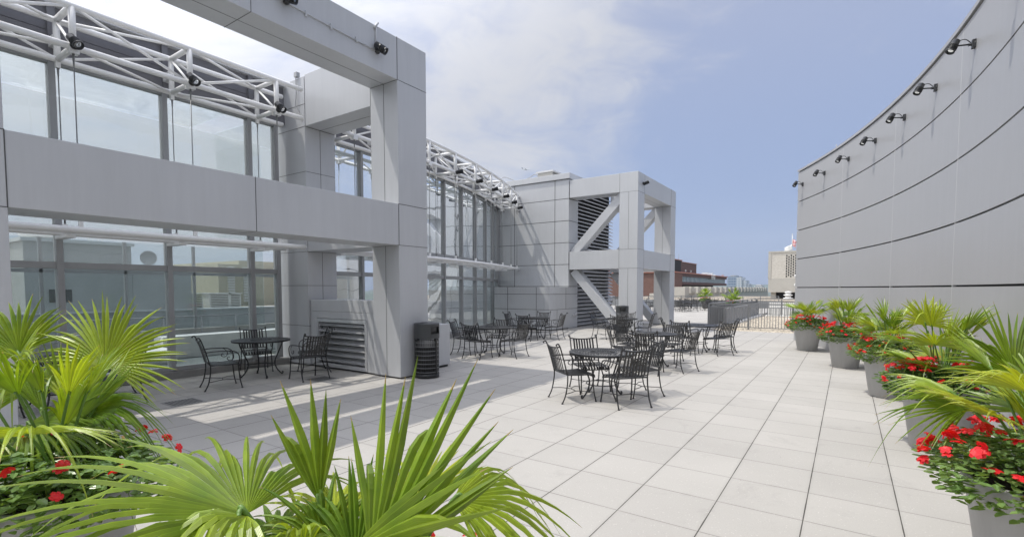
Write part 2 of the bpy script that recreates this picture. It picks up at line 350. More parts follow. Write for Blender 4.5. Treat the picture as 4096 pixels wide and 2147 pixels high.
def palm_mat(name, c0, c1):
    m = leaf_mat(name, c0, c1, .30, .36, .6); t = m.node_tree; b = t.nodes['Principled BSDF']
    mix = [n for n in t.nodes if n.bl_idname == 'ShaderNodeMix'][0]; uv = t.nodes.new('ShaderNodeUVMap'); uv.uv_map = 'blade'
    s = t.nodes.new('ShaderNodeSeparateXYZ'); t.links.new(uv.outputs[0], s.inputs[0])
    def M(op, *a):
        n = t.nodes.new('ShaderNodeMath'); n.operation = op
        for i, v in enumerate(a):
            if isinstance(v, (int, float)): n.inputs[i].default_value = v
            else: t.links.new(v, n.inputs[i])
        return n.outputs[0]
    wn_ = t.nodes.new('ShaderNodeTexWhiteNoise'); wn_.noise_dimensions = '1D'; t.links.new(M('FLOOR', s.outputs[0]), wn_.inputs['W'])
    vein = M('MULTIPLY_ADD', M('SINE', M('MULTIPLY', s.outputs[0], 50.3)), .07, 1.0)
    rib = M('MULTIPLY', M('LESS_THAN', M('ABSOLUTE', M('SUBTRACT', M('FRACT', s.outputs[0]), .5)), .07), .35)
    k = M('ADD', M('MULTIPLY', vein, M('MULTIPLY_ADD', wn_.outputs[0], .42, .80)), rib)
    sc = t.nodes.new('ShaderNodeVectorMath'); sc.operation = 'SCALE'; t.links.new(mix.outputs[2], sc.inputs[0]); t.links.new(k, sc.inputs['Scale'])
    dry = t.nodes.new('ShaderNodeMix'); dry.data_type = 'RGBA'; dry.inputs[7].default_value = (.42, .33, .18, 1); t.links.new(sc.outputs[0], dry.inputs[6])
    t.links.new(M('GREATER_THAN', M('ADD', s.outputs[1], M('MULTIPLY', wn_.outputs[0], .07)), 1.0), dry.inputs[0])
    for l in list(t.links):
        if l.from_node == mix and l.to_node != sc: to = l.to_socket; t.links.remove(l); t.links.new(dry.outputs[2], to)
    bp = t.nodes.new('ShaderNodeBump'); bp.inputs['Strength'].default_value = .5; bp.inputs['Distance'].default_value = .002; t.links.new(vein, bp.inputs['Height']); t.links.new(bp.outputs[0], b.inputs['Normal'])
    return m
M_PALM = palm_mat('palm_leaf_green', (.10, .20, .022), (.34, .43, .05))
M_PALMY = palm_mat('palm_leaf_yellow', (.24, .34, .03), (.42, .47, .06))
M_PETI = mat('palm_stalk', (.12, .22, .04), .45)
M_DRY = mat('dry_leaf_tip', (.34, .25, .13), .7)
M_VINCA = leaf_mat('bedding_leaf', (.07, .16, .035), (.30, .44, .17), .30, .28)
M_PETAL = leaf_mat('red_petal', (.66, .012, .02), (.86, .03, .05), .5, .30)
M_RAIL = mat('grey_railing', (.20, .205, .21), .4, .1)
M_GRAV = pattern_mat('river_gravel', (.50, .44, .35), (.16, .135, .11), 'vor', 13, .85, .9)
M_STONE = mat('pebbles', (.55, .49, .40), .8, var=.35, vscale=9)
M_BRICK = pattern_mat('red_brick', (.17, .085, .068), (.21, .11, .088), 'brick', 1.6, .85, cm=(.25, .17, .14))
M_BRICKD = pattern_mat('dark_brick', (.115, .065, .06), (.15, .085, .075), 'brick', 1.6, .85, cm=(.16, .11, .10))
M_COPPER = mat('copper_flashing', (.55, .22, .15), .5, .2, var=.15)
M_WBRICK = pattern_mat('white_brick', (.66, .63, .57), (.56, .53, .47), 'brick', 2.2, .85, cm=(.45, .43, .39))
M_CREAM = mat('cream_stone', (.47, .455, .415), .8, var=.07, vscale=1)
M_ROOFW = mat('white_roof', (.66, .65, .62), .8, var=.08, vscale=.6)
M_GREYW = panel_mat('grey_parapet', (.25, .255, .26), .6, streak=.06)
M_BEIGE = mat('beige_wall', (.47, .44, .34), .8, var=.06, vscale=.5)
M_CONCP = mat('penthouse_concrete', (.40, .40, .39), .8, var=.10, vscale=1.2, bump=.2, bscale=20)
M_GGLASS = mat('green_window_glass', (.10, .17, .16), .1, .3, var=.45, vscale=.9)
M_WHITE = mat('white_paint', (.75, .75, .73), .5)
M_BAG = glass_mat('clear_plastic_liner', (.75, .75, .75), 2.0, 1.5, .35, (.6, .6, .6))

# ------------------------------------------------------------------ SETTING: ground, roofs
def struct(o): o['kind'] = 'structure'; return o
mb = MB().add([(-6000, -6000, -26), (6000, -6000, -26), (6000, 6000, -26), (-6000, 6000, -26)], [(0, 1, 2, 3)])
struct(mb.build('city_ground', mat('city_ground', (.10, .13, .10), .9, var=.4, vscale=.01)))
tf = MB()
tf.box((-14.2, -7, -.4), (6.5, 22.05, 0)); tf.box((-24, 22.05, -.4), (-4.85, 49, 0)); struct(tf.build('terrace_floor', M_PAV))
# gravel strip roof behind the near fence
g = MB().box((-4.85, 22.05, -.4), (7, 36, -.03)); struct(g.build('gravel_bed', M_GRAV))
ms = MB()
for i in range(5200):
    x = U(-4.8, .6); y = 22.1 + 12 * R() ** 1.5; r = U(.022, .05); a = U(0, 6.28)
    c, s_ = cos(a) * r * U(.8, 1.4), sin(a) * r
    z = -.03 + r * .25
    ms.add([(x - c, y - s_, z), (x + s_, y - c, z), (x + c, y + s_, z), (x - s_, y + c, z), (x + U(-.3, .3) * r, y, z + r * .8)], [(0, 1, 4), (1, 2, 4), (2, 3, 4), (3, 0, 4)])
o = ms.build('loose_gravel', M_STONE); o['kind'] = 'stuff'; o['label'] = 'tan river pebbles covering the flat roof behind the fence'
# roofs seen beyond
struct(MB().box((-4.7, 36.4, -.6), (9, 60, -.12)).build('white_roof', M_ROOFW))
struct(MB().box((-30, 60, -4), (24, 100, .42)).build('gravel_roof', M_GRAV))
struct(MB().box((-23, -30, -5), (-14.8, 60, -.25)).build('lower_roof', mat('grey_roof_membrane', (.17, .19, .195), .6, var=.1, vscale=.4)))
struct(MB().box((-70, -30, -5), (-24, 60, .72)).build('gravel_roof', M_GRAV))
# hills on the horizon
hm = MB(); n = 120; vs = []
for i in range(n + 1):
    a = radians(60 + 115 * i / n); r = 4200
    h = 22 + 34 * (noise.noise(Vector((i * .09, 1.7, 0))) + .5) + 8 * noise.noise(Vector((i * .7, 4, 0)))
    vs += [(cos(a) * r, sin(a) * r, -26), (cos(a) * (r + 250), sin(a) * (r + 250), max(h, 6)), (cos(a) * (r + 1500), sin(a) * (r + 1500), -26)]
hm.add(vs, [(3 * i + k, 3 * i + 3 + k, 3 * i + 4 + k, 3 * i + 1 + k) for i in range(n) for k in (0, 1)], True)
struct(hm.build('hills', mat('hill_woods', (.075, .12, .10), .9, var=.3, vscale=.02)))

# ------------------------------------------------------------------ NEAR PORTAL FRAME
def seam(mb, a, b): mb.box(a, b)
JW = .0045
def portal(name, label, y0, y1, xo, xi, xp, diag, z_par=5.27):
    """box frame: two columns at y0.. and ..y1, longitudinal beams, cross beams back to the piers at xp"""
    t = thing(name, label, 'frame', (xo, y0, 0), group='silver box frames standing out from the building')
    inv = Vector((-xo, -y0, 0))
    def bb(m, nm, bev=.006):
        m.v = [(v[0] - xo, v[1] - y0, v[2]) for v in m.v]
        return m.build(nm, M_PANEL if nm != 'panel_joint' else M_JOINT, t, bev)
    wd = .76
    zt = 6.37
    for ya in (y0, y1 - wd):
        bb(MB().box((xi, ya, .03), (xo, ya + wd, zt)), 'column')
    # beams along y between the columns (3 mm shy so faces do not coincide)
    e = .003
    bb(MB().box((xi + e, y0 + wd, 5.60), (xo - e, y1 - wd, zt - e)), 'beam')
    bb(MB().box((xi + e, y0 + wd, 2.55), (xo - e, y1 - wd, 3.32)), 'beam')
    for ya in (y0, y1 - wd):
        bb(MB().box((xp + .02, ya + e, z_par), (xi, ya + wd - e, zt - 2 * e)), 'beam')
        bb(MB().box((xp + .02, ya + e, 2.55), (xi, ya + wd - e, 3.32)), 'beam')
    j = MB(); d = .0025
    for ya in (y0, y1 - wd):
        for z in (5.60, 3.32, 2.55):
            j.box((xi - d, ya - d, z - JW), (xo + d, ya + wd + d, z + JW))
        j.box(((xi + xo) / 2 - JW, ya - d, .03), ((xi + xo) / 2 + JW, ya, 2.55))
        j.box(((xi + xo) / 2 - JW, ya - d, 3.32), ((xi + xo) / 2 + JW, ya, 5.60))
        for xx in (xi,):
            j.box((xx - JW, ya - d, z_par - d), (xx + JW, ya + wd + d, zt + d)); j.box((xx - JW, ya - d, 2.55 - d), (xx + JW, ya + wd + d, 3.32 + d))
        mx_ = (ya + wd / 2)
        j.box((xp + .02, mx_ - JW, z_par - d), (xi, mx_ + JW, z_par))
    for yy in (y0 + wd, y1 - wd):
        for (za, zb) in ((5.60, zt), (2.55, 3.32)): j.box((xi - d, yy - JW, za - d), (xo + d, yy + JW, zb + d))
    ym = 3.9 if not diag else None
    if ym:
        for (za, zb) in ((5.60, zt), (2.55, 3.32)): j.box((xi - d + e, ym - JW, za - d), (xo + d - e, ym + JW, zb + d - e))
    j.box(((xi + xo) / 2 - JW, y0 + wd, 5.60 - d), ((xi + xo) / 2 + JW, y1 - wd, 5.60 + .001))
    bb(j, 'panel_joint', 0)
    if diag:
        for ya in (y0, y1 - wd):
            ym_ = ya + wd / 2
            bb(MB().bar((xi + .05, ym_, 5.52), (xp + .12, ym_, 3.26), wd * .62, .34), 'diagonal_brace')
            bb(MB().bar((xp + .12, ym_, 2.50), (xi + .12, ym_, -.05), wd * .62, .34), 'diagonal_brace')
    return t
F1 = portal('portal_frame', 'nearest silver portal frame, its big beams running out of the left side', .59, 7.39, -7.04, -7.79, -9.93, False)
F2 = portal('portal_frame', 'far silver box frame with diagonal braces beside the louvered tower', 19.27, 24.46, -6.98, -7.75, -10.03, True, 5.62)

# louvre screen wall between pier and the near column
t = thing('louver_wall', 'low silver panel wall with a shiny louver grille between the near column and the glass pier', 'wall', (-9.9, 6.66, 0))
def rel(m, o0): m.v = [(v[0] - o0[0], v[1] - o0[1], v[2] - o0[2]) for v in m.v]; return m
O0 = (-9.9, 6.66, 0)
rel(MB().box((-9.92, 6.67, 1.24), (-7.80, 7.34, 1.49)).box((-9.92, 6.67, .03), (-9.69, 7.34, 1.236)).box((-8.03, 6.67, .03), (-7.80, 7.34, 1.236)).box((-9.688, 6.67, 1.09), (-8.032, 7.34, 1.236)).box((-9.688, 7.1, .05), (-8.032, 7.34, 1.088)), O0).build('wall_panel', M_PANEL, t, .004)
fr = MB().box((-9.69, 6.655, 1.01), (-8.03, 6.72, 1.08)).box((-9.69, 6.655, .04), (-8.03, 6.72, .12)).box((-9.69, 6.655, .12), (-9.63, 6.72, 1.01)).box((-8.10, 6.655, .12), (-8.03, 6.72, 1.01))
rel(fr, O0).build('grille_frame', M_LOUVB, t, .003)
rel(MB().box((-9.63, 6.98, .12), (-8.10, 7.0, 1.01)), O0).build('grille_backing', M_DARK, t)
for k in range(7):
    z = .17 + k * .128
    mb = MB(); pr = []
    prof = [(6.80, z + .108), (6.775, z + .092), (6.735, z + .05), (6.70, z + .018), (6.672, z + .006), (6.672, z - .008), (6.70, z + .0), (6.745, z + .036), (6.785, z + .075), (6.81, z + .10)]
    nn_ = len(prof)
    mb.add([(-9.628, a, b) for a, b in prof] + [(-8.102, a, b) for a, b in prof], [(i, (i + 1) % nn_, (i + 1) % nn_ + nn_, i + nn_) for i in range(nn_)] + [tuple(range(nn_)), tuple(range(nn_, 2 * nn_))[::-1]])
    rel(mb, O0).build('louver_blade', M_LOUVB, t)

# ------------------------------------------------------------------ GLASS GALLERY
GX = -10.8
C2 = (-38.8, 6.6); R2 = 28.0        # plan circle of the far bay's facade
def on2(y, off=0): a = math.asin((y - C2[1]) / R2); return (C2[0] + (R2 + off) * cos(a), C2[1] + (R2 + off) * sin(a))
def gallery_near():
    t = thing('glass_gallery', 'near straight glass gallery left of the terrace with dark siding above', 'building', (GX, 0, 0))
    O = (GX, 0, 0)
    ys = [6.45 - .6 - 1.6 * k for k in range(7)]        # 5.85 4.25 2.65 ...
    ys = [6.45] + ys
    for y in ys: rel(MB().box((GX - .10, y - .045, .16), (GX + .06, y + .045, 5.38)), O).build('mullion', M_FRAME, t, .004)
    for i in range(len(ys) - 1):
        y1, y0 = ys[i] - .045, ys[i + 1] + .045
        for (z0, z1, mt) in ((.22, 2.06, M_GLASS), (2.17, 2.9, M_GLASSU), (2.98, 5.36, M_GLASSU)):
            rel(MB().box((GX - .030, y0, z0), (GX - .018, y1, z1)), O).build('window_pane', mt, t)
        for (z0, z1) in ((.14, .22), (2.06, 2.17), (2.90, 2.98), (5.36, 5.42)):
            rel(MB().box((GX - .08, y0, z0), (GX + .035, y1, z1)), O).build('transom', M_FRAME, t, .003)
    ye = ys[-1]
    sid = MB()
    for k in range(4): sid.bar((GX + .10 - k * .01, ye, 5.53 + k * .21), (GX + .10 - k * .01, 6.63, 5.53 + k * .21), .03, .20)
    for y in ys[1:]: sid.box((GX + .08, y - .05, 5.42), (GX + .15, y + .05, 6.27))
    rel(sid, O).build('siding_band', M_SIDING, t, .004)
    rel(MB().box((GX - .1, ye, 5.42), (GX + .078, 6.62, 6.24)), O).build('fascia', M_SIDING, t)
    rel(MB().box((GX - .2, ye, 6.245), (GX + .2, 6.62, 6.29)), O).build('coping', M_PANEL, t)
    rel(MB().box((-15.2, ye, 6.16), (GX - .21, 6.62, 6.19)), O).build('glass_roof', M_ROOFG, t)
    rel(MB().box((GX - .12, ye, 0), (GX + .12, 6.62, .135)), O).build('curb', M_CONC, t, .006)
    rel(MB().box((-15.3, ye, -.3), (GX - .125, 6.62, .10)), O).build('gallery_floor', mat('gallery_floor', (.17, .19, .19), .3, var=.1), t)
    # back wall: glazing with mullions and a low sill wall
    bk = MB().box((-15.32, ye, .1), (-15.12, 8.6, .62))
    rel(bk, O).build('sill_wall', M_CREAM, t)
    bm = MB()
    for y in [8.2 - 1.6 * k for k in range(9)]: bm.box((-15.26, y - .03, .62), (-15.18, y + .03, 2.9))
    bm.box((-15.26, ye, 2.1), (-15.18, 8.6, 2.18))
    rel(bm, O).build('back_mullion', M_FRAME, t)
    rel(MB().box((-15.225, ye, .62), (-15.215, 8.6, 2.9)), O).build('window_pane', M_GLASS, t); rel(MB().box((-15.225, ye, 2.905), (-15.215, 8.6, 6.15)), O).build('window_pane', M_HAZEG, t)
    rel(MB().box((-13.4, 4.9, .101), (-12.9, 8.6, .62)).box((-13.4, 4.2, .101), (-12.2, 4.9, .40)), O).build('bench', M_WHITE, t, .01)
    ft = MB()
    for y in (5.5, 6.4, 7.3): ft.tube([(-14.4, y, .1), (-14.4, y, 1.0)], .02)
    ft.tube([(-14.4, 3.0, 1.0), (-14.4, 8.4, 1.0)], .02); ft.tube([(-14.4, 3.0, .55), (-14.4, 8.4, .55)], .012)
    rel(ft, O).build('handrail', M_FRAME, t)
    return t
gallery_near()
# pier between the two bays
t = thing('panel_pier', 'silver panel pier between the two glass bays behind the near frame', 'pillar', (-10.4, 7, 0))
O = (-10.4, 7, 0)
rel(MB().box((-10.98, 6.635, .03), (-9.94, 7.39, 6.34)), O).build('pier_body', M_PANEL, t, .006)
j = MB()
for z in (.9, 1.8, 2.55, 3.32, 4.3, 5.27, 5.75): j.box((-10.983, 6.632, z - JW), (-9.937, 7.393, z + JW))
j.box((-9.94, 7.01 - JW, .03), (-9.9375, 7.01 + JW, 5.27))
rel(j, O).build('panel_joint', M_JOINT, t)
c = MB().tube(catmull([(-10.18, 6.60, 6.42), (-10.18, 6.60, 6.0), (-10.2, 6.59, 5.75), (-10.12, 6.60, 5.60), (-10.05, 6.60, 5.5)]), .012).box((-10.22, 6.58, 6.36), (-10.12, 6.66, 6.46))
rel(c, O).build('conduit', M_FRAME, t)

def gallery_far():
    t = thing('glass_gallery', 'far glass-walled gallery bay curving away beyond the near column', 'building', (GX, 7.4, 0)); O = (GX, 7.4, 0)
    y0 = 7.4; ys = [7.6, 8.9, 10.2, 11.55, 12.9, 14.25, 15.6, 16.9, 18.15, 19.2]
    ang = lambda y: math.asin((y - C2[1]) / R2)
    for y in ys:
        a = ang(y); m = MB().box((R2 - .10, -.04, .16), (R2 + .06, .04, 5.38))
        m.v = [(C2[0] + x * cos(a) - q * sin(a), C2[1] + x * sin(a) + q * cos(a), z) for x, q, z in m.v]
        rel(m, O).build('mullion', M_FRAME, t, .004)
    for i in range(len(ys) - 1):
        a0, a1 = ang(ys[i]) + .045 / R2, ang(ys[i + 1]) - .045 / R2
        for (z0, z1, mt) in ((.22, 2.06, M_GLASS), (2.17, 2.80, M_GLASSU), (2.90, 5.36, M_GLASSU)):
            rel(MB().arc(*C2, R2 - .03, R2 - .018, a0, a1, z0, z1, 1), O).build('window_pane', mt, t)
        for (z0, z1) in ((.14, .22), (2.06, 2.17), (2.80, 2.90), (5.36, 5.42)):
            rel(MB().arc(*C2, R2 - .08, R2 + .035, a0, a1, z0, z1, 2), O).build('transom', M_FRAME, t)
    A0, A1 = ang(7.4), ang(19.24)
    s = MB()
    for k in range(4): s.arc(*C2, R2 + .085 - k * .01, R2 + .115 - k * .01, A0, A1, 5.43 + k * .21, 5.63 + k * .21, 24)
    rel(s, O).build('siding_band', M_SIDING, t)
    rel(MB().arc(*C2, R2 - .1, R2 + .05, A0, A1, 5.42, 6.24, 24), O).build('fascia', M_SIDING, t)
    rel(MB().arc(*C2, R2 - .2, R2 + .2, A0, A1, 6.245, 6.29, 24), O).build('coping', M_PANEL, t)
    rel(MB().arc(*C2, R2 - 4.4, R2 - .21, A0, A1, 6.16, 6.19, 24), O).build('glass_roof', M_ROOFG, t)
    rel(MB().arc(*C2, R2 - .12, R2 + .12, A0, A1, 0, .135, 24), O).build('curb', M_CONC, t)
    rel(MB().arc(*C2, R2 - 4.5, R2 - .125, A0, A1, -.3, .10, 24), O).build('gallery_floor', bpy.data.materials['gallery_floor'], t)
    rel(MB().arc(*C2, R2 - 4.5, R2 - 4.4, A0, A1, .1, .62, 24), O).build('sill_wall', M_CREAM, t)
    bm = MB()
    for i in range(5):
        a = A0 + (A1 - A0) * (i + .5) / 5; x, y = C2[0] + (R2 - 4.45) * cos(a), C2[1] + (R2 - 4.45) * sin(a); bm.box((x - .03, y - .03, .62), (x + .03, y + .03, 2.9))
    bm.arc(*C2, R2 - 4.48, R2 - 4.42, A0, A1, 2.1, 2.18, 24); rel(bm, O).build('back_mullion', M_FRAME, t)
    rel(MB().arc(*C2, R2 - 4.455, R2 - 4.445, A0, A1, 2.9, 6.15, 24), O).build('window_pane', M_HAZEG, t)
    ft = MB()
    for i in range(9):
        a = A0 + (A1 - A0) * i / 8; x, y = C2[0] + (R2 - .9) * cos(a), C2[1] + (R2 - .9) * sin(a); ft.tube([(x, y, .1), (x, y, 1.0)], .018)
    ft.tube([(C2[0] + (R2 - .9) * cos(A0 + (A1 - A0) * i / 16), C2[1] + (R2 - .9) * sin(A0 + (A1 - A0) * i / 16), 1.0) for i in range(17)], .018)
    rel(ft, O).build('handrail', M_STEEL, t)
gallery_far()

# ------------------------------------------------------------------ LAMPS
def lamp_meshes():
    base = MB().lathe([(.055, 0), (.055, .02), (.03, .03), (.022, .075), (.03, .09)], n=16)          # along +z = away from mount
    head = MB(); P = [(.0, -.12), (.035, -.118), (.058, -.10), (.062, -.02), (.066, -.02), (.066, 0), (.062, .0), (.062, .085), (.068, .085), (.068, .115), (.060, .115), (.058, .085)]
    head.lathe(P, n=18, cap=False)
    for k in range(5): head.lathe([(.066, .015 + k * .014), (.071, .018 + k * .014), (.066, .022 + k * .014)], n=18, cap=False)
    lens = MB().lathe([(.0, .088), (.03, .094), (.057, .086)], n=18, cap=False)
    cord = MB().tube(catmull([(0, 0, 0), (.02, .02, .05), (.0, .06, .08), (-.01, .1, .06), (0, .13, .02)]), .007, 5)
    return base.mesh('mount_disc', M_LAMP), head.mesh('lamp_head', M_LAMP), lens.mesh('lens', M_LENS), cord.mesh('power_cord', M_LAMP)
LM = lamp_meshes()
def lamp(label, pos, nrm, aim, dist=.14, box=False, group='black bullet spotlights'):
    """pos = mounting point, nrm = out of the surface, aim = light direction"""
    pos = Vector(pos); nrm = Vector(nrm).normalized(); aim = Vector(aim).normalized()
    t = thing('spotlight', label, 'spotlight', pos, group=group)
    b = inst(LM[0], 'mount_disc', t, rot=nrm.to_track_quat('Z', 'Y').to_euler())
    hp = nrm * dist - aim * .03
    MB().tube([nrm * .05, nrm * (dist * .7) + Vector((0, 0, .015)), hp], .014, 8).build('arm', M_LAMP, t)
    h = inst(LM[1], 'lamp_head', t, loc=hp, rot=aim.to_track_quat('Z', 'Y').to_euler())
    inst(LM[2], 'lens', t, loc=hp, rot=aim.to_track_quat('Z', 'Y').to_euler())
    if box:
        MB().tube(catmull([nrm * .06 + Vector((0, 0, .03)), nrm * (dist * .45) + Vector((0, 0, .10)), nrm * (dist * .8) + Vector((0, 0, .09)), hp - aim * .06]), .008, 5).build('power_cord', M_LAMP, t)
    return t

# ------------------------------------------------------------------ TRUSSES and SUNSHADES
def truss(label, nodes, ztop, zbot, inner, outer, start, end, group):
    """nodes: list of parameters; inner(p)/outer(p) -> xy"""
    t = thing('roof_truss', label, 'truss', (*inner(nodes[0]), zbot), group=group); O = (*inner(nodes[0]), zbot)
    P = lambda f, p, z: Vector((*f(p), z))
    fine = [start + (end - start) * i / 28 for i in range(29)]
    for f in (inner, outer):
        for z in (ztop, zbot):
            rel(MB().tube([P(f, p, z) for p in fine], .048, 10), O).build('chord', M_STEEL, t)
    for p in nodes:
        m = MB()
        for f in (inner, outer): m.tube([P(f, p, zbot), P(f, p, ztop)], .046, 10)
        for z in (ztop, zbot): m.tube([P(inner, p, z), P(outer, p, z)], .044, 10)
        m.tube([P(inner, p, ztop), P(outer, p, zbot)], .022, 8)
        # bracket back to the facade
        q = P(inner, p, (ztop + zbot) / 2); d = (P(inner, p, 0) - P(outer, p, 0)).normalized()
        m.bar(q - d * .0 + Vector((0, 0, .0)), q + d * .26, .10, .14)
        m.box(tuple(P(outer, p, zbot) - Vector((.06, .06, .10))), tuple(P(outer, p, zbot) + Vector((.06, .06, .02))))
        m.box(tuple(P(inner, p, zbot) - Vector((.03, .03, .13))), tuple(P(inner, p, zbot) + Vector((.03, .03, .02))))
        rel(m, O).build('cross_frame', M_STEEL, t)
    allp = list(nodes)
    for i in range(len(allp) - 1):
        a, b = (allp[i], allp[i + 1]) if i % 2 == 0 else (allp[i + 1], allp[i]); m = MB()
        for (fa, za, fb, zb) in ((outer, ztop, outer, zbot), (inner, zbot, inner, ztop), (inner, ztop, outer, ztop), (outer, zbot, inner, zbot)):
            m.tube([P(fa, a, za), P(fb, b, zb)], .024, 8)
        rel(m, O).build('web_brace', M_STEEL, t)
    return t
near_n = [5.85, 4.25, 2.65, 1.05, -.55]
inN = lambda p: (-10.43, p); outN = lambda p: (-9.70, p)
truss('nearest white tubular truss hung in front of the near glass gallery', near_n, 5.93, 5.33, inN, outN, 6.42, -1.6, 'white tubular trusses along the glass')
far_n = [7.75, 9.1, 10.45, 11.8, 13.15, 14.5, 15.8, 17.05, 18.3]
inF = lambda p: on2(p, .37); outF = lambda p: on2(p + .0, 1.08)
truss('far white tubular truss curving along the far glass gallery', far_n, 5.93, 5.33, inF, outF, 7.45, 18.95, 'white tubular trusses along the glass')
def sunshade(label, nodes, inner, outer, start, end):
    z = 2.62; O = (*inner(nodes[0]), z)
    t = thing('sunshade', label, 'sunshade', O, group='white tube sunshades hung on rods')
    fine = [start + (end - start) * i / 24 for i in range(25)]
    for f in (inner, outer): rel(MB().tube([(*f(p), z) for p in fine], .05, 10), O).build('tube', M_STEEL, t)
    rel(MB().tube([((inner(p)[0] + outer(p)[0]) / 2, (inner(p)[1] + outer(p)[1]) / 2, z - .01) for p in fine], .022, 8), O).build('tube', M_STEEL, t)
    for p in nodes:
        a, b = Vector((*inner(p), z)), Vector((*outer(p), z)); d = (a - b).normalized(); m = MB()
        m.tube([a, b], .03, 8); m.bar(a + d * .28 - Vector((0, 0, .06)), a - d * .25 - Vector((0, 0, .06)), .13, .05)
        m.box(tuple(a + Vector((-.025, -.025, .04))), tuple(a + Vector((.025, .025, .14)))); m.box(tuple(b + Vector((-.025, -.025, .04))), tuple(b + Vector((.025, .025, .14))))
        rel(m, O).build('bracket', M_STEEL, t)
        for q in (a, b):
            c = MB().tube([q + Vector((0, 0, .08)), q + Vector((0, 0, 2.60))], .0085, 6)
            c.tube([q + Vector((0, 0, .12)), q + Vector((0, 0, .40))], .014, 6); c.tube([q + Vector((0, 0, 2.42)), q + Vector((0, 0, 2.62))], .016, 6, rs=[.008, .02])
            rel(c, O).build('hanger_rod', M_RAIL, t)
sunshade('white tube sunshade across the near glass gallery below the big beam', near_n, inN, outN, 6.42, -1.6)
sunshade('white tube sunshade curving along the far glass gallery', far_n, inF, outF, 7.45, 18.95)
pos_w = ['third from left', 'second from left', 'leftmost visible']
for y, l in ((5.85, 'black spotlight on the near truss right beside the silver pier'), (4.25, 'black spotlight in the middle of the near truss'), (2.65, 'black spotlight highest at the left on the near truss')):
    lamp(l, (-9.64, y, 5.33), (1, -.15, .1), (.62, .22, -.6), .13, group='black spotlights on the white trusses')
for k, (y, l) in enumerate(zip(far_n[3:], ('first black spotlight on the far truss right of the near column', 'second black spotlight along the far truss', 'third black spotlight along the far truss', 'fourth black spotlight along the far truss', 'fifth black spotlight along the far truss', 'last black spotlight at the far end of the far truss'))):
    x_, y_ = outF(y); lamp(l, (x_ + .05, y_, 5.33), (1, .2, .1), (.7, .35, .15), .14, group='black spotlights on the white trusses')
lamp('black spotlight on the corner of the curving truss beside the tower wall', (-12.68, 19.2, 5.62), (.1, -1, 0), (.8, -.4, -.1), .14)
# on the near frame and the far frame
lamp('black spotlight on the big top beam near its outer corner', (-7.03, 6.15, 5.93), (1, 0, 0), (.6, .45, -.5), .13)
lamp('black spotlight cut by the top edge on the big top beam', (-7.03, 4.42, 5.98), (1, 0, 0), (.6, .45, -.2), .13)
lamp('black spotlight on the far box frame corner', (-6.97, 19.8, 5.98), (1, 0, 0), (.6, .3, .3), .15)
cm = MB().tube([(-7.025, 3.2, 5.99), (-7.025, 4.40, 5.965), (-7.025, 6.12, 5.915)], .012, 6).tube([(-7.025, 6.12, 5.93), (-7.025, 6.13, 6.38)], .014, 6).tube([(-7.02, 6.09, 6.30), (-7.02, 6.17, 6.42)], .02, 6)
for y in (4.75, 5.2, 5.7): cm.box((-7.035, y - .015, 5.90), (-7.01, y + .015, 5.99))
tag(cm.build('conduit', M_PANEL), 'thin grey electrical conduit feeding the spotlights on the top beam', 'conduit')

# ------------------------------------------------------------------ FAR TOWER
t = thing('stair_tower', 'far silver panelled tower with a dark louvered side beside the box frame', 'building', (-11, 19.3, 0)); O = (-11, 19.3, 0)
poly = [(-14.1, 19.27), (-10.05, 19.27), (-10.05, 20.15), (-10.35, 20.15), (-10.35, 24.2), (-14.1, 24.2)]
rel(MB().prism(poly, 0, 6.42), O).build('tower_wall', M_PANEL, t)
rel(MB().prism([(-14.2, 19.2), (-9.98, 19.2), (-9.98, 24.3), (-14.2, 24.3)], 6.44, 6.68), O).build('parapet', M_PANEL, t, .01)
blk = [(-12.9, 17.75), (-10.35, 17.75), (-10.16, 17.80), (-10.06, 17.92), (-10.03, 18.1), (-10.03, 20.12), (-12.9, 20.12)]
rel(MB().prism(blk, .04, 1.80), O).build('low_block', M_PANEL, t, .004)
j = MB(); d = .003
for z in (5.60, 4.66, 3.72, 2.78, 1.83): rel(MB().box((-14.1, 19.27 - d, z - .011), (-10.05 + d, 20.16, z + .011)), O).build('panel_joint', M_JOINT, t)
for x in (-12.85, -10.73): rel(MB().box((x - .012, 19.27 - d, 1.8), (x + .012, 19.27, 6.42)), O).build('panel_joint', M_JOINT, t)
bo = [(x + (.003 if x > -10.2 else 0), y - .003) for x, y in blk]
for z in (.86, 1.50): rel(MB().prism(bo, z - .008, z + .008), O).build('panel_joint', M_JOINT, t)
for x in (-12.2, -10.75): rel(MB().box((x - .008, 17.745, .05), (x + .008, 17.752, 1.79)), O).build('panel_joint', M_JOINT, t)
rel(MB().box((-10.031, 19.0, .86), (-10.026, 19.016, 1.79)), O).build('panel_joint', M_JOINT, t); rel(MB().box((-10.031, 18.22, .05), (-10.026, 18.236, .86)), O).build('panel_joint', M_JOINT, t)
rel(MB().box((-10.02, 19.62, .55), (-9.96, 19.86, .63)).box((-10.03, 19.9, .5), (-10.0, 20.05, .68)), O).build('door_handle', M_LOUVB, t, .005)
rel(MB().box((-10.34, 20.16, .05), (-10.30, 24.2, 6.4)), O).build('louver_backing', M_DARK, t)
nb = 36
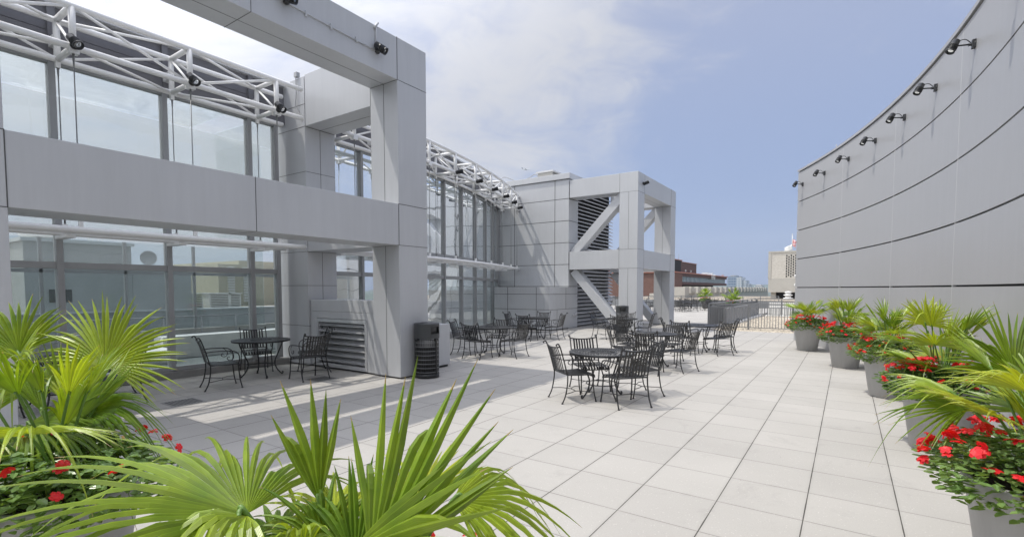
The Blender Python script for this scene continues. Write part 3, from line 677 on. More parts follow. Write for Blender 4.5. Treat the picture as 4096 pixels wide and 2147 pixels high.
for k in range(nb):
    z = .10 + k * (6.2 / nb); m = MB()
    m.add([(-10.28, 20.2, z + .10), (-10.10, 20.2, z), (-10.10, 20.2, z - .022), (-10.12, 20.2, z - .02), (-10.28, 20.2, z + .075)] + [(-10.28, 24.3, z + .10), (-10.10, 24.3, z), (-10.10, 24.3, z - .022), (-10.12, 24.3, z - .02), (-10.28, 24.3, z + .075)],
          [(0, 1, 6, 5), (1, 2, 7, 6), (2, 3, 8, 7), (3, 4, 9, 8), (4, 0, 5, 9), (4, 3, 2, 1, 0), (5, 6, 7, 8, 9)])
    rel(m, O).build('louver_blade', M_LOUV, t)
rel(MB().box((-10.30, 20.12, .05), (-10.06, 20.17, 6.4)), O).build('louver_frame', M_PANEL, t)
def box_unit(name, label, cat, a, b, m, lid=None, group=None):
    c = ((a[0] + b[0]) / 2, (a[1] + b[1]) / 2, a[2]); t = thing(name, label, cat, c, group=group)
    rel(MB().box(a, b), c).build('housing', m, t, .01)
    if lid: rel(MB().box((a[0] - .06, a[1] - .06, b[2]), (b[0] + .06, b[1] + .06, b[2] + .06)), c).build('lid', lid, t)
    gr = MB()
    n = max(3, int((b[2] - a[2]) / .09))
    for k in range(n):
        z = a[2] + (k + .6) * (b[2] - a[2]) / (n + .4); gr.box((b[0], a[1] + .08, z), (b[0] + .02, b[1] - .08, z + .025))
    rel(gr, c).build('vent_slats', M_JOINT, t); return t
box_unit('roof_vent_box', 'cream vent box on the far tower roof, nearer the middle', 'vent', (-12.3, 20.4, 6.7), (-11.5, 21.6, 7.15), M_CREAM, M_JLITE, 'cream vent boxes on the tower roof')
box_unit('roof_vent_box', 'cream vent box on the far tower roof, left one', 'vent', (-15.9, 20.0, 6.5), (-14.9, 22.4, 7.10), M_CREAM, M_JLITE, 'cream vent boxes on the tower roof')
cb = MB().tube(catmull([(-13.6, 19.15, 5.9), (-13.6, 19.15, 6.6), (-13.55, 19.4, 6.95), (-13.0, 19.6, 6.75), (-12.6, 19.5, 6.70), (-12.2, 19.5, 6.78), (-11.9, 19.5, 6.9), (-11.7, 19.5, 6.75)]), .018, 6)
tag(cb.build('cable_loop', M_FRAME), 'loose grey cable looping over the tower roof edge', 'cable')

# ------------------------------------------------------------------ RIGHT CURVED WALL
CW = (-26.377, 6.576); RW = 27.887
a_far = math.asin((19.09 - CW[1]) / RW); a_near = math.asin((-6.5 - CW[1]) / RW)
t = thing('curved_building', 'tall curved grey panel wall along the right side of the terrace', 'building', (1.5, 6, 0)); O = (1.5, 6, 0)
zs = [.30, 1.77, 2.71, 3.65, 4.59, 5.56]
core = [(CW[0] + (RW + .06) * cos(a_near + (a_far - a_near) * i / 40), CW[1] + (RW + .06) * sin(a_near + (a_far - a_near) * i / 40)) for i in range(41)]
rel(MB().prism([(x, y) for x, y in core] + [(6.2, 20.6), (6.2, -6.4)], 0, 5.54), O).build('wall_core', M_JOINT, t)
courses = [(.0, .285)] + [(zs[i] + .014, zs[i + 1] - .014) for i in range(5)]
mod = 3.22
seg = mod / RW
for z0, z1 in courses:
    a = a_far
    k = 0
    while a > a_near:
        b = max(a - seg * (.98 if k == 0 else 1), a_near)
        rel(MB().arc(*CW, RW, RW + .055, b + .0016 / RW * 2, a, z0, z1, 8), O).build('wall_panel', M_WALL, t)
        a = b; k += 1
a = a_far - seg * .98
while a > a_near:
    rel(MB().arc(*CW, RW - .001, RW + .05, a - .002 / RW, a + .005 / RW, 0, 5.55, 1), O).build('panel_joint', M_JLITE, t); a -= seg
# end face going back from the far corner
xf, yf = CW[0] + RW * cos(a_far), CW[1] + RW * sin(a_far)
ef = MB()
for z0, z1 in courses: ef.bar((xf + .03, yf + .03, (z0 + z1) / 2), (6.2, 21.0, (z0 + z1) / 2), .05, z1 - z0)
rel(ef, O).build('end_wall', M_WALL, t)
cp = MB().arc(*CW, RW - .03, RW + .35, a_near, a_far, 5.57, 5.63, 48); rel(cp, O).build('coping', M_WALL, t)
cp2 = MB().arc(*CW, RW + .25, RW + .75, a_near, a_far, 5.635, 5.80, 48); rel(cp2, O).build('parapet', M_PANEL, t)
for y in (16.9, 12.6):
    aa = math.asin((y - CW[1]) / RW); x = CW[0] + (RW + .1) * cos(aa)
    rel(MB().tube([(x, y, 5.6), (x, y, 5.78)], .012, 6), O).build('lightning_rod', M_FRAME, t)
rel(MB().lathe([(.75, 0), (.7, .18), (.5, .36), (.2, .46), (.01, .5)], (1.55, 13.4, 5.6), 20), O).build('roof_dome', glass_mat('skylight_dome', (.8, .85, .9), 1.5, 1.5, .4, (.8, .82, .85)), t)
ordn = ['first', 'second', 'third', 'fourth', 'fifth', 'sixth', 'seventh']
for k, y in enumerate([18.76, 17.33, 15.81, 14.22, 12.62, 11.07, 9.41, 7.85, 6.3]):
    aa = math.asin((y - CW[1]) / RW); nrm = Vector((-cos(aa), -sin(aa), 0)); p = Vector((CW[0] + RW * cos(aa), CW[1] + RW * sin(aa), 5.10))
    if k < 7: lab = 'black wall spotlight on the curved wall, %s from its far end' % ordn[k]
    elif k == 7: lab = 'black wall spotlight just past the right edge of the view on the curved wall'
    else: lab = 'black wall spotlight on the curved wall overhead to the right'
    l = lamp(lab, p, nrm, nrm * .35 + Vector((-.05, -.25, -.85)), .30, True, 'black spotlights in a row on the curved wall')
    l.scale = (.82, .82, .82)
    MB().box((-.05, -.05, -.07), (.05, .05, .07)).build('junction_box', M_LAMP, l, .008)
lamp('black spotlight peeping out behind the far end of the curved wall', (xf + .12, yf + .08, 5.05), (-.25, 1, 0), (-.5, .3, -.8), .22, True, 'black spotlights in a row on the curved wall')
for z in (2.15, 1.85):
    tag(MB().lathe([(.02, 0), (.06, .01), (.07, .03), (.05, .05), (.01, .06)], n=14).build('wall_light', M_WHITE), 'small pale bulkhead light on the far edge of the curved wall, %s one' % ('upper' if z > 2 else 'lower'), 'wall light', 'bulkhead lights on the curved wall end')
    o = bpy.context.scene.objects[-1]; o.location = (xf + .02, yf + .10, z); o.rotation_euler = (radians(-90), 0, 0)

# ------------------------------------------------------------------ FURNITURE
def chair_proto():
    t = thing('patio_chair', '', 'chair')
    seat = MB()
    for i in range(10):
        x = -.225 + i * .05
        prof = catmull([(x, -.21, .435), (x, -.08, .425), (x, .10, .432), (x, .19, .435), (x, .235, .415), (x, .245, .375)], 3)
        for a, b in zip(prof[:-1], prof[1:]): seat.bar(a, b, .032, .005, up=(0, .3, 1))
    seat.tube(catmull([(-.25, -.22, .43), (-.255, .0, .42), (-.25, .18, .42), (-.24, .235, .385)], 3), .009, 6)
    seat.tube(catmull([(.25, -.22, .43), (.255, .0, .42), (.25, .18, .42), (.24, .235, .385)], 3), .009, 6)
    seat.tube([(-.245, .24, .378), (.245, .24, .378)], .009, 6); seat.tube([(-.25, -.215, .43), (.25, -.215, .43)], .009, 6)
    seat.build('seat', M_IRON, t)
    bk = MB(); zb, zt_ = .47, .86
    yb = lambda z: -.235 - (z - .45) * .20 - .03 * ((z - .45) / .4) ** 2
    for i in range(8):
        x = -.175 + i * .05; dip = -.022 * (1 - (x / .24) ** 2)
        pr = [Vector((x, yb(z) - .028 * (1 - (x / .25) ** 2), z + (dip if z > .8 else 0))) for z in (zb, .6, .73, zt_)]
        for a, b in zip(pr[:-1], pr[1:]): bk.bar(a, b, .030, .005, up=(0, 1, 0))
    for z, rr, ex in ((zb, .009, 0), (.665, .006, 0), (zt_, .011, .02)):
        pts = [(x, yb(z) - .028 * (1 - (x / .25) ** 2), z + (-.025 * (1 - (x / .24) ** 2) if z > .8 else 0)) for x in [-.245 + .049 * k for k in range(11)]]
        bk.tube(pts, rr, 6)
    for s in (-1, 1):
        bk.tube(catmull([(s * .245, -.225, .43), (s * .247, yb(.6), .6), (s * .248, yb(.8), .8), (s * .25, yb(.87) - .01, .885), (s * .25, yb(.87) - .035, .905), (s * .25, yb(.87) - .06, .893), (s * .25, yb(.87) - .052, .875)], 4), .011, 6)
    bk.build('backrest', M_IRON, t)
    for s in (-1, 1):
        arm = MB().tube(catmull([(s * .25, yb(.66), .655), (s * .275, -.15, .668), (s * .285, .0, .665), (s * .283, .12, .655), (s * .278, .20, .60), (s * .268, .215, .50), (s * .252, .20, .425)], 5), .010, 6)
        arm.tube(catmull([(s * .283, .06, .66), (s * .28, .12, .60), (s * .275, .12, .53), (s * .272, .07, .50), (s * .27, .03, .525), (s * .27, .04, .56), (s * .27, .065, .555)], 5), .007, 6)
        arm.build('armrest', M_IRON, t)
        MB().tube(catmull([(s * .25, -.22, .44), (s * .255, -.225, .30), (s * .26, -.26, .12), (s * .265, -.31, .012)], 4), .011, 6).tube([(s * .265, -.312, .015), (s * .265, -.313, 0)], .017, 8).build('leg', M_IRON, t)
        MB().tube(catmull([(s * .245, .20, .42), (s * .25, .21, .28), (s * .255, .225, .13), (s * .262, .25, .012)], 4), .011, 6).tube([(s * .262, .25, .015), (s * .262, .251, 0)], .017, 8).build('leg', M_IRON, t)
    st = MB()
    for s in (-1, 1): st.tube(catmull([(s * .258, -.25, .15), (s * .20, -.12, .155), (s * .10, -.01, .15), (s * .20, .10, .155), (s * .254, .222, .15)], 5), .006, 6)
    st.tube([(-.10, -.01, .15), (.10, -.01, .15)], .006, 6)
    st.build('stretcher', M_IRON, t)
    return t
def table_proto():
    t = thing('patio_table', '', 'table'); r = .53
    top = MB(); z = .722
    top.lathe([(r - .035, z - .006), (r - .004, z - .008), (r, z - .002), (r - .004, z + .006), (r - .035, z + .004)], n=56)
    top = MB()
    n = 56
    def ring(r0, r1, z0, z1):
        top.lathe([(r0, z0), (r1, z0), (r1, z1), (r0, z1), (r0, z0)], n=n, smooth=False, cap=False)
    ring(r - .05, r, z - .006, z + .002); ring(.20, .235, z - .006, z + .002); ring(.10, .12, z - .006, z + .0035); ring(.022, .05, z - .006, z + .002)
    for k in range(27):
        x = -.468 + k * .036; h = sqrt(max((r - .045) ** 2 - x * x, 0)); h2 = sqrt(.20 ** 2 - x * x) if abs(x) < .20 else 0
        if h2:
            top.box((x - .012, h2, z - .004), (x + .012, h, z)); top.box((x - .012, -h, z - .004), (x + .012, -h2, z))
        else: top.box((x - .012, -h, z - .004), (x + .012, h, z))
    for k in range(28):
        a = 2 * pi * k / 28; top.bar((.045 * cos(a), .045 * sin(a), z - .002), (.205 * cos(a), .205 * sin(a), z - .002), .012, .004)
    top.lathe([(r - .012, z - .03), (r - .004, z - .03), (r - .004, z - .006), (r - .012, z - .006), (r - .012, z - .03)], n=n, cap=False)
    top.build('tabletop', M_TTOP, t)
    for k in range(4):
        a = pi / 4 + k * pi / 2; c, s_ = cos(a), sin(a)
        P = [(.40, .715), (.375, .60), (.30, .42), (.245, .28), (.27, .14), (.35, .03), (.385, .02), (.39, .045), (.372, .05)]
        MB().tube(catmull([(q * c, q * s_, zz) for q, zz in P], 5), .013, 7).tube([(.375 * c, .375 * s_, .02), (.375 * c, .375 * s_, 0)], .02, 8).build('leg', M_IRON, t)
    ap = MB().tube([(.255 * cos(2 * pi * i / 24), .255 * sin(2 * pi * i / 24), .22) for i in range(25)], .008, 6)
    ap.build('stretcher_ring', M_IRON, t)
    MB().tube([(.385 * cos(2 * pi * i / 24), .385 * sin(2 * pi * i / 24), .70) for i in range(25)], .008, 6).build('apron_ring', M_IRON, t)
    return t
CH = chair_proto(); TB = table_proto(); used = {'c': False, 't': False}
def place_chair(x, y, fx, fy, label, group):
    o = CH if not used['c'] else copy_tree(CH); used['c'] = True
    o.location = (x, y, 0); o.rotation_euler = (0, 0, atan2(fy, fx) - pi / 2); tag(o, label, 'chair', group)
def place_table(x, y, rz, label, group='round black iron tables'):
    o = TB if not used['t'] else copy_tree(TB); used['t'] = True
    o.location = (x, y, 0); o.rotation_euler = (0, 0, rz); tag(o, label, 'table', group)
G1 = 'black iron chairs on the near terrace'; 
sets = [
 ('round black iron table partly hidden behind the left palm', (-9.55, 2.25), .2, [(-8.92, 2.72, -.8, -.5, 'black iron chair at the palm-hidden table, seen through the fan leaves'), (-9.9, 2.9, .4, -.9, 'black iron chair nearest the glass at the palm-hidden table'), (-9.3, 1.5, -.2, .9, 'black iron chair on the near side of the palm-hidden table')]),
 ('round black iron table beside the window glass left of the louver wall', (-9.62, 5.36), .5, [(-9.07, 4.35, .16, .55, 'black iron chair left of the window table, seen side on'), (-10.28, 5.62, 1, -.35, 'black iron chair between the window table and the glass'), (-9.22, 6.22, -.45, -1, 'black iron chair tucked between the window table and the louver wall'), (-8.58, 5.70, -1, .12, 'black iron chair in front of the shiny louver grille')]),
 ('round black iron table nearest the camera in the open sun', (-3.22, 7.36), .25, [(-3.52, 6.95, .42, .55, 'black iron chair at the left of the frontmost sunny table'), (-2.73, 7.06, -.62, .5, 'black iron chair nearest the camera with its back to us'), (-3.62, 7.78, .65, -.6, 'black iron chair on the far left of the frontmost sunny table'), (-2.80, 7.86, -.6, -.75, 'black iron chair on the far right of the frontmost sunny table')]),
 ('round black iron table just behind the frontmost sunny one', (-3.62, 11.05), .6, [(-4.12, 10.55, .8, .5, 'black iron chair at the near left of the second sunny table'), (-4.22, 11.3, 1, -.2, 'black iron chair at the far left of the second sunny table'), (-3.36, 10.0, -.1, 1, 'black iron chair with its back to us at the second sunny table'), (-3.5, 11.8, -.1, -1, 'black iron chair behind the second sunny table facing us'), (-2.92, 10.62, -.95, .35, 'black iron chair at the right of the second sunny table')]),
 ('round black iron table farthest right near the fence', (-3.42, 14.35), .1, [(-4.0, 14.1, 1, .25, 'black iron chair left of the table near the fence'), (-3.55, 13.55, .15, 1, 'black iron chair with its back to us at the table near the fence'), (-2.82, 13.85, -.8, .55, 'black iron chair at the right of the table near the fence, nearer one'), (-2.80, 14.6, -1, -.3, 'black iron chair at the right of the table near the fence, farther one')]),
 ('round black iron table beside the trash bin and far glass', (-7.72, 10.5), .4, [(-8.38, 10.2, 1, .35, 'black iron chair left of the table near the bin'), (-7.62, 9.78, -.05, 1, 'black iron chair with its back to us at the table near the bin'), (-8.05, 11.25, .3, -1, 'black iron chair behind the table near the bin facing us'), (-7.02, 10.45, -1, .05, 'black iron chair right of the table near the bin')]),
 ('round black iron table in front of the low tower block', (-9.0, 14.75), .8, [(-9.68, 14.6, 1, .15, 'black iron chair left of the table before the tower block'), (-8.85, 14.05, -.1, 1, 'black iron chair with its back to us before the tower block'), (-9.2, 15.5, .2, -1, 'black iron chair behind the table before the tower block'), (-8.32, 14.9, -1, -.1, 'black iron chair right of the table before the tower block')]),
 ('round black iron table in the frame shade beside the second bin', (-6.35, 16.1), .3, [(-7.03, 16.0, 1, .1, 'black iron chair left of the shaded table under the box frame'), (-6.12, 15.4, -.2, 1, 'black iron chair with its back to us at the shaded table'), (-5.68, 16.3, -1, -.15, 'black iron chair right of the shaded table under the box frame'), (-6.5, 16.85, .1, -1, 'black iron chair behind the shaded table, half hidden by the bin')]),
]
for lab, (x, y), rz, chs in sets:
    place_table(x, y, rz, lab)
    for cx, cy, fx, fy, cl in chs: place_chair(cx, cy, fx, fy, cl, G1)
# far terrace
far = [(-10.3, 38.6, 'nearest'), (-11.6, 41.5, 'second'), (-9.3, 41.8, 'third'), (-12.6, 37.2, 'fourth'), (-14.6, 39.5, 'fifth'), (-9.0, 45.2, 'sixth'), (-11.4, 45.4, 'seventh'), (-15.5, 34.5, 'eighth')]
for k, (x, y, w_) in enumerate(far):
    place_table(x, y, k * .7, 'round black iron table on the far terrace near its railing', 'tables on the far terrace')
    for i in range(4):
        a = k * .9 + i * pi / 2 + U(-.25, .25); d = U(.66, .85)
        place_chair(x + d * cos(a), y + d * sin(a), -cos(a), -sin(a), 'black iron chair among the crowded tables on the far terrace', 'chairs on the far terrace')

# ------------------------------------------------------------------ TRASH BINS, BOX, DRAINS
def bin_(x, y, label, rz):
    t = thing('trash_bin', label, 'trash bin', (x, y, 0), rz, 'round black slatted trash bins')
    MB().lathe([(.215, 0), (.24, .01), (.24, .075), (.225, .085)], n=32).build('base', M_LAMP, t)
    MB().lathe([(.205, .08), (.205, .62)], n=32).build('inner_can', mat('bin_liner_black', (.012, .012, .012), .5), t)
    MB().lathe([(.222, .60), (.224, .74)], n=32, cap=False).build('plastic_liner', M_BAG, t)
    rg = MB()
    for k in range(8):
        z = .12 + k * .082; rg.tube([(.236 * cos(2 * pi * i / 28), .236 * sin(2 * pi * i / 28), z) for i in range(29)], .006, 6)
    rg.build('ring', M_RAIL, t)
    sl_ = MB()
    for k in range(40):
        a = 2 * pi * k / 40; sl_.bar((.230 * cos(a), .230 * sin(a), .08), (.230 * cos(a), .230 * sin(a), .76), .010, .004, up=(cos(a), sin(a), 0))
    for k in range(3):
        a = 2 * pi * k / 3 + .5; sl_.bar((.242 * cos(a), .242 * sin(a), .08), (.242 * cos(a), .242 * sin(a), .78), .035, .008, up=(cos(a), sin(a), 0))
    sl_.build('slats', M_LAMP, t)
    # hood with a real opening: leave out faces of the drum
    n = 48; h = MB(); lv = [.77, .85, .865, 1.0, 1.015, 1.05]; vs = []
    for z in lv:
        for k in range(n): a = 2 * pi * k / n; vs.append((.245 * cos(a), .245 * sin(a), z))
    fs = []
    for i in range(len(lv) - 1):
        for k in range(n):
            if i == 2 and k <= 6: continue
            fs.append((i * n + k, i * n + (k + 1) % n, (i + 1) * n + (k + 1) % n, (i + 1) * n + k))
    h.add(vs, fs, True); h.lathe([(.245, 1.05), (.235, 1.065), (.12, 1.07), (.11, 1.08), (.0, 1.08)], n=n, cap=False); h.lathe([(.0, .79), (.21, .79), (.21, 1.04)], n=n, cap=False)
    h.build('hood', mat('bin_hood', (.05, .053, .056), .4), t)
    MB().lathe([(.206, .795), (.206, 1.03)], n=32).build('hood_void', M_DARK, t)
    return t
bin_(-6.80, 7.10, 'black slatted round trash bin beside the near column', radians(-28))
bin_(-7.30, 18.55, 'grey round trash bin at the foot of the far box frame', radians(-90))
t = thing('utility_box', 'pale grey metal utility box behind the near trash bin', 'box', (-7.5, 8, 0)); O = (-7.5, 8, 0)
rel(MB().box((-7.76, 7.46, .05), (-7.34, 8.4, .95)), O).build('cabinet', M_PANEL, t, .008); rel(MB().box((-7.74, 7.48, 0), (-7.38, 8.37, .05)), O).build('plinth', M_DARK, t)
for (x, y, l) in ((-8.35, 3.42, 'metal floor drain grate near the left palm'), (-8.32, 5.80, 'metal floor drain grate in front of the louver wall')):
    t = thing('drain_grate', l, 'drain', (x, y, 0), .0, 'floor drain grates')
    MB().box((-.23, -.23, .0), (.23, .23, .004)).build('frame_plate', M_CONC, t)
    g_ = MB()
    for k in range(9): g_.box((-.18, -.19 + k * .045, .0041), (.18, -.17 + k * .045, .0075))
    g_.build('slots', M_JOINT, t)

# ------------------------------------------------------------------ FENCES
def fence(name, label, pts, h=1.07, step=.105, zb=.08, base=0, postgap=1.5, double=True, cat='fence', group='grey metal railings'):
    P0 = Vector((*pts[0], base)); t = thing(name, label, cat, P0, group=group)
    rails = MB(); pk = MB(); posts = []
    for a, b in zip(pts[:-1], pts[1:]):
        a = Vector((*a, base)); b = Vector((*b, base)); d = b - a; Ln = d.length; d.normalize(); up = Vector((0, 0, 1))
        rails.bar(a + up * h, b + up * h, .065, .045); rails.bar(a + up * (h - .14), b + up * (h - .14), .03, .03); rails.bar(a + up * zb, b + up * zb, .03, .03)
        n = int(Ln / step)
        for k in range(1, n): q = a + d * (Ln * k / n); pk.bar(q + up * (zb), q + up * (h - .14), .022, .022)
        m = max(1, round(Ln / postgap))
        for k in range(m + 1): posts.append(a + d * (Ln * k / m))
    rel(rails, P0).build('rail', M_RAIL, t); rel(pk, P0).build('pickets', M_RAIL, t)
    for q in posts: rel(MB().bar(q, q + Vector((0, 0, h - .02)), .06, .06), P0).build('post', M_RAIL, t)
    return t
fence('metal_fence', 'grey picket fence crossing in front of the gravel roof', [(-5.1, 23.2), (-.2, 23.2)])
fence('metal_fence', 'grey picket fence running away along the gravel edge', [(-5.1, 23.28), (-4.9, 35.6)])
fence('metal_fence', 'grey picket fence across the far side of the gravel roof', [(-4.85, 35.7), (2.2, 35.7)])
t = MB().box((-4.86, 25.4, -.03), (-4.74, 35.55, .80)); tag(t.build('parapet_wall', M_GREYW), 'smooth grey parapet wall behind the receding picket fence', 'wall')
kb = MB()
for k in range(14): kb.box((-4.70, 25.3 + k * .74, -.03), (-4.45, 25.98 + k * .74, .07))
tag(kb.build('stone_kerb', M_ROOFW), 'row of white kerb stones between the gravel and the grey parapet', 'kerb')
fence('metal_fence', 'grey railing at the far edge of the terrace', [(-17.5, 33), (-15.2, 42), (-12.2, 48.4)], step=.3)
fence('metal_fence', 'grey railing along the back of the far terrace', [(-12.0, 48.4), (-4.9, 48.4)], step=.3)
tag(MB().box((-23, 50, -1), (-4.8, 50.4, .62)).build('parapet_wall', M_GREYW), 'long grey parapet behind the far terrace railing', 'wall')
for k in range(5):
    tag(MB().box((-4.4 + k * .95, 37.2, -.12), (-3.75 + k * .95, 38.2, .45)).build('roof_paver_stack', M_ROOFW), 'white roof block behind the far picket fence', 'block', 'white blocks on the white roof')
tag(MB().box((-4.6, 39.5, -.12), (8, 39.8, .75)).build('parapet_wall', M_ROOFW), 'white parapet wall beyond the gravel roof', 'wall')

# ------------------------------------------------------------------ PLANTS
def palm_leaf(H, base, axis, nrm, Rr, spread=4.2, nseg=30, droop=.35, join=.55, fold=.12, bend=0.0, mt=None, name='palm_leaf', tipdry=True, wscale=1.0, rnd=None):
    """fan leaf: H hub, base petiole root, axis = middle segment direction, nrm = upper face"""
    rnd = rnd or random
    H = Vector(H); a = Vector(axis).normalized(); nm = Vector(nrm); nm = (nm - a * nm.dot(a)).normalized(); s = a.cross(nm).normalized()
    m = MB(); m.uv = []; da = spread / nseg
    st = [0.004, .16, .30, .42, .55, .68, .80, .90, 1.0]
    for i in range(nseg):
        ph = -spread / 2 + (i + .5) * da; q = abs(ph) / (spread / 2)
        Ls = Rr * (1 - .30 * q ** 2) * rnd.uniform(.90, 1.06); d = a * cos(ph) + s * sin(ph)
        sd = (-a * sin(ph) + s * cos(ph))
        jl = join * (1 - .25 * q) * Rr
        dr = droop * rnd.uniform(.5, 1.6) + (rnd.uniform(.2, .7) if rnd.random() < .10 else 0); tw = rnd.uniform(-.4, .4); yaw_ = rnd.uniform(-.09, .09)
        vs = []; fs = []; uvs = []
        wj = jl * math.tan(da / 2) * wscale
        for k, t_ in enumerate(st):
            r = t_ * Ls
            w_ = r * math.tan(da / 2) * wscale if r < jl else wj * (1 - ((r - jl) / (Ls - jl)) ** 1.3) * 1.0 + .0006
            ff = max(0, (r - jl * .75) / Rr)
            c = H + d * r + nm * (bend * r * (1 - cos(ph)) ) + sd * (yaw_ * ff * Rr) + Vector((0, 0, -1)) * (dr * ff ** 1.8 * Rr * 2.2)
            # keep blade length sane when drooping
            tw_ = tw * ff * 2; sdd = sd * cos(tw_) + nm * sin(tw_); nn_ = nm * cos(tw_) - sd * sin(tw_)
            f_ = fold * w_ * 2.2
            vs += [c - sdd * w_ - nn_ * f_, c + nn_ * f_ * .6, c + sdd * w_ - nn_ * f_]; uvs += [(i + .02, t_), (i + .5, t_), (i + .98, t_)]
        for k in range(len(st) - 1):
            o = 3 * k; fs += [(o, o + 1, o + 4, o + 3), (o + 1, o + 2, o + 5, o + 4)]
        m.add(vs, fs, False); m.uv += uvs
    # petiole
    base = Vector(base); mid = (base + H) / 2 + Vector((0, 0, .06)) * (H - base).length
    pt = MB().tube(catmull([base, mid, H, H + a * .03 - nm * .004], 6), .007, 7, rs=None)
    return m, pt
M_PALM2 = [M_PALM, M_PALMY]
def vinca_mesh(r=.40, seed=1, n=2500):
    rn = random.Random(seed); m = MB()
    def leaf(p, d, up, L_, W):
        d = d.normalized(); s = d.cross(up).normalized(); u = s.cross(d)
        vs = [p, p + d * L_ * .35 + s * W * .9 + u * .004, p + d * L_ * .75 + s * W * .75 + u * .003, p + d * L_ - u * .004, p + d * L_ * .75 - s * W * .75 + u * .003, p + d * L_ * .35 - s * W * .9 + u * .004, p + d * L_ * .5 - u * .006]
        m.add(vs, [(0, 1, 6), (1, 2, 6), (2, 3, 6), (3, 4, 6), (4, 5, 6), (5, 0, 6)], False)
    flowers = []
    for i in range(n):
        a = rn.uniform(0, 2 * pi); q = rn.random() ** .55; rr = r * (q * 1.05 + .02)
        lump = .05 * noise.noise(Vector((cos(a) * 3 + seed, sin(a) * 3, q * 2)))
        top = .70 + .24 * sqrt(max(0, 1 - (q * .95) ** 2.4)) + lump; z = top - rn.random() ** 2 * .12
        if q > .72: z = rn.uniform(.56 + .1 * rn.random(), top); rr *= 1 - .30 * max(0, (.70 - z) / .14)
        rr += lump * .8
        p = Vector((rr * cos(a), rr * sin(a), z)); out_ = Vector((cos(a), sin(a), 0)); az = a + rn.uniform(-1.6, 1.6)
        d = Vector((cos(az), sin(az), rn.uniform(-.35, .45))) + out_ * .5
        leaf(p, d, Vector((rn.uniform(-.4, .4), rn.uniform(-.4, .4), 1)), rn.uniform(.046, .075), rn.uniform(.014, .022))
    for i in range(70):
        a = rn.uniform(0, 2 * pi); q = rn.uniform(.3, 1)
        m.tube([(r * q * .5 * cos(a), r * q * .5 * sin(a), .64), (r * q * .9 * cos(a), r * q * .9 * sin(a), .70 + .12 * rn.random())], .004, 4)
    return m
def flower_mesh(seed):
    rn = random.Random(seed); m = MB()
    for c in range(rn.choice((2, 3, 3))):
        o = Vector((rn.uniform(-.018, .018), rn.uniform(-.018, .018), rn.uniform(-.008, .012))); tilt = Vector((rn.uniform(-.5, .5), rn.uniform(-.5, .5), 1)).normalized()
        x = tilt.cross(Vector((0, 1, .1))).normalized(); y = tilt.cross(x); a0 = rn.uniform(0, 2)
        for k in range(5):
            a = a0 + 2 * pi * k / 5; d = x * cos(a) + y * sin(a); s = y * cos(a) - x * sin(a); L_ = .027 * rn.uniform(.85, 1.1)
            m.add([o, o + d * L_ * .6 + s * L_ * .42 + tilt * .003, o + d * L_ + s * L_ * .25 - tilt * .002, o + d * L_ - s * L_ * .3 - tilt * .003, o + d * L_ * .6 - s * L_ * .42 + tilt * .003], [(0, 1, 2, 3, 4)])
    return m
VIN = [vinca_mesh(.50, s).mesh('flower_foliage', M_VINCA) for s in (3, 8)]
FLO = [flower_mesh(s).mesh('red_flower', M_PETAL) for s in range(5)]
POTM = MB().lathe([(.235, 0), (.245, .005), (.345, .655), (.356, .66), (.356, .685), (.33, .685), (.325, .62)], n=48, cap=False).mesh('pot', M_POT)
SOILM = MB().lathe([(.0, .625), (.32, .625)], n=32, cap=False).mesh('soil', M_SOIL)
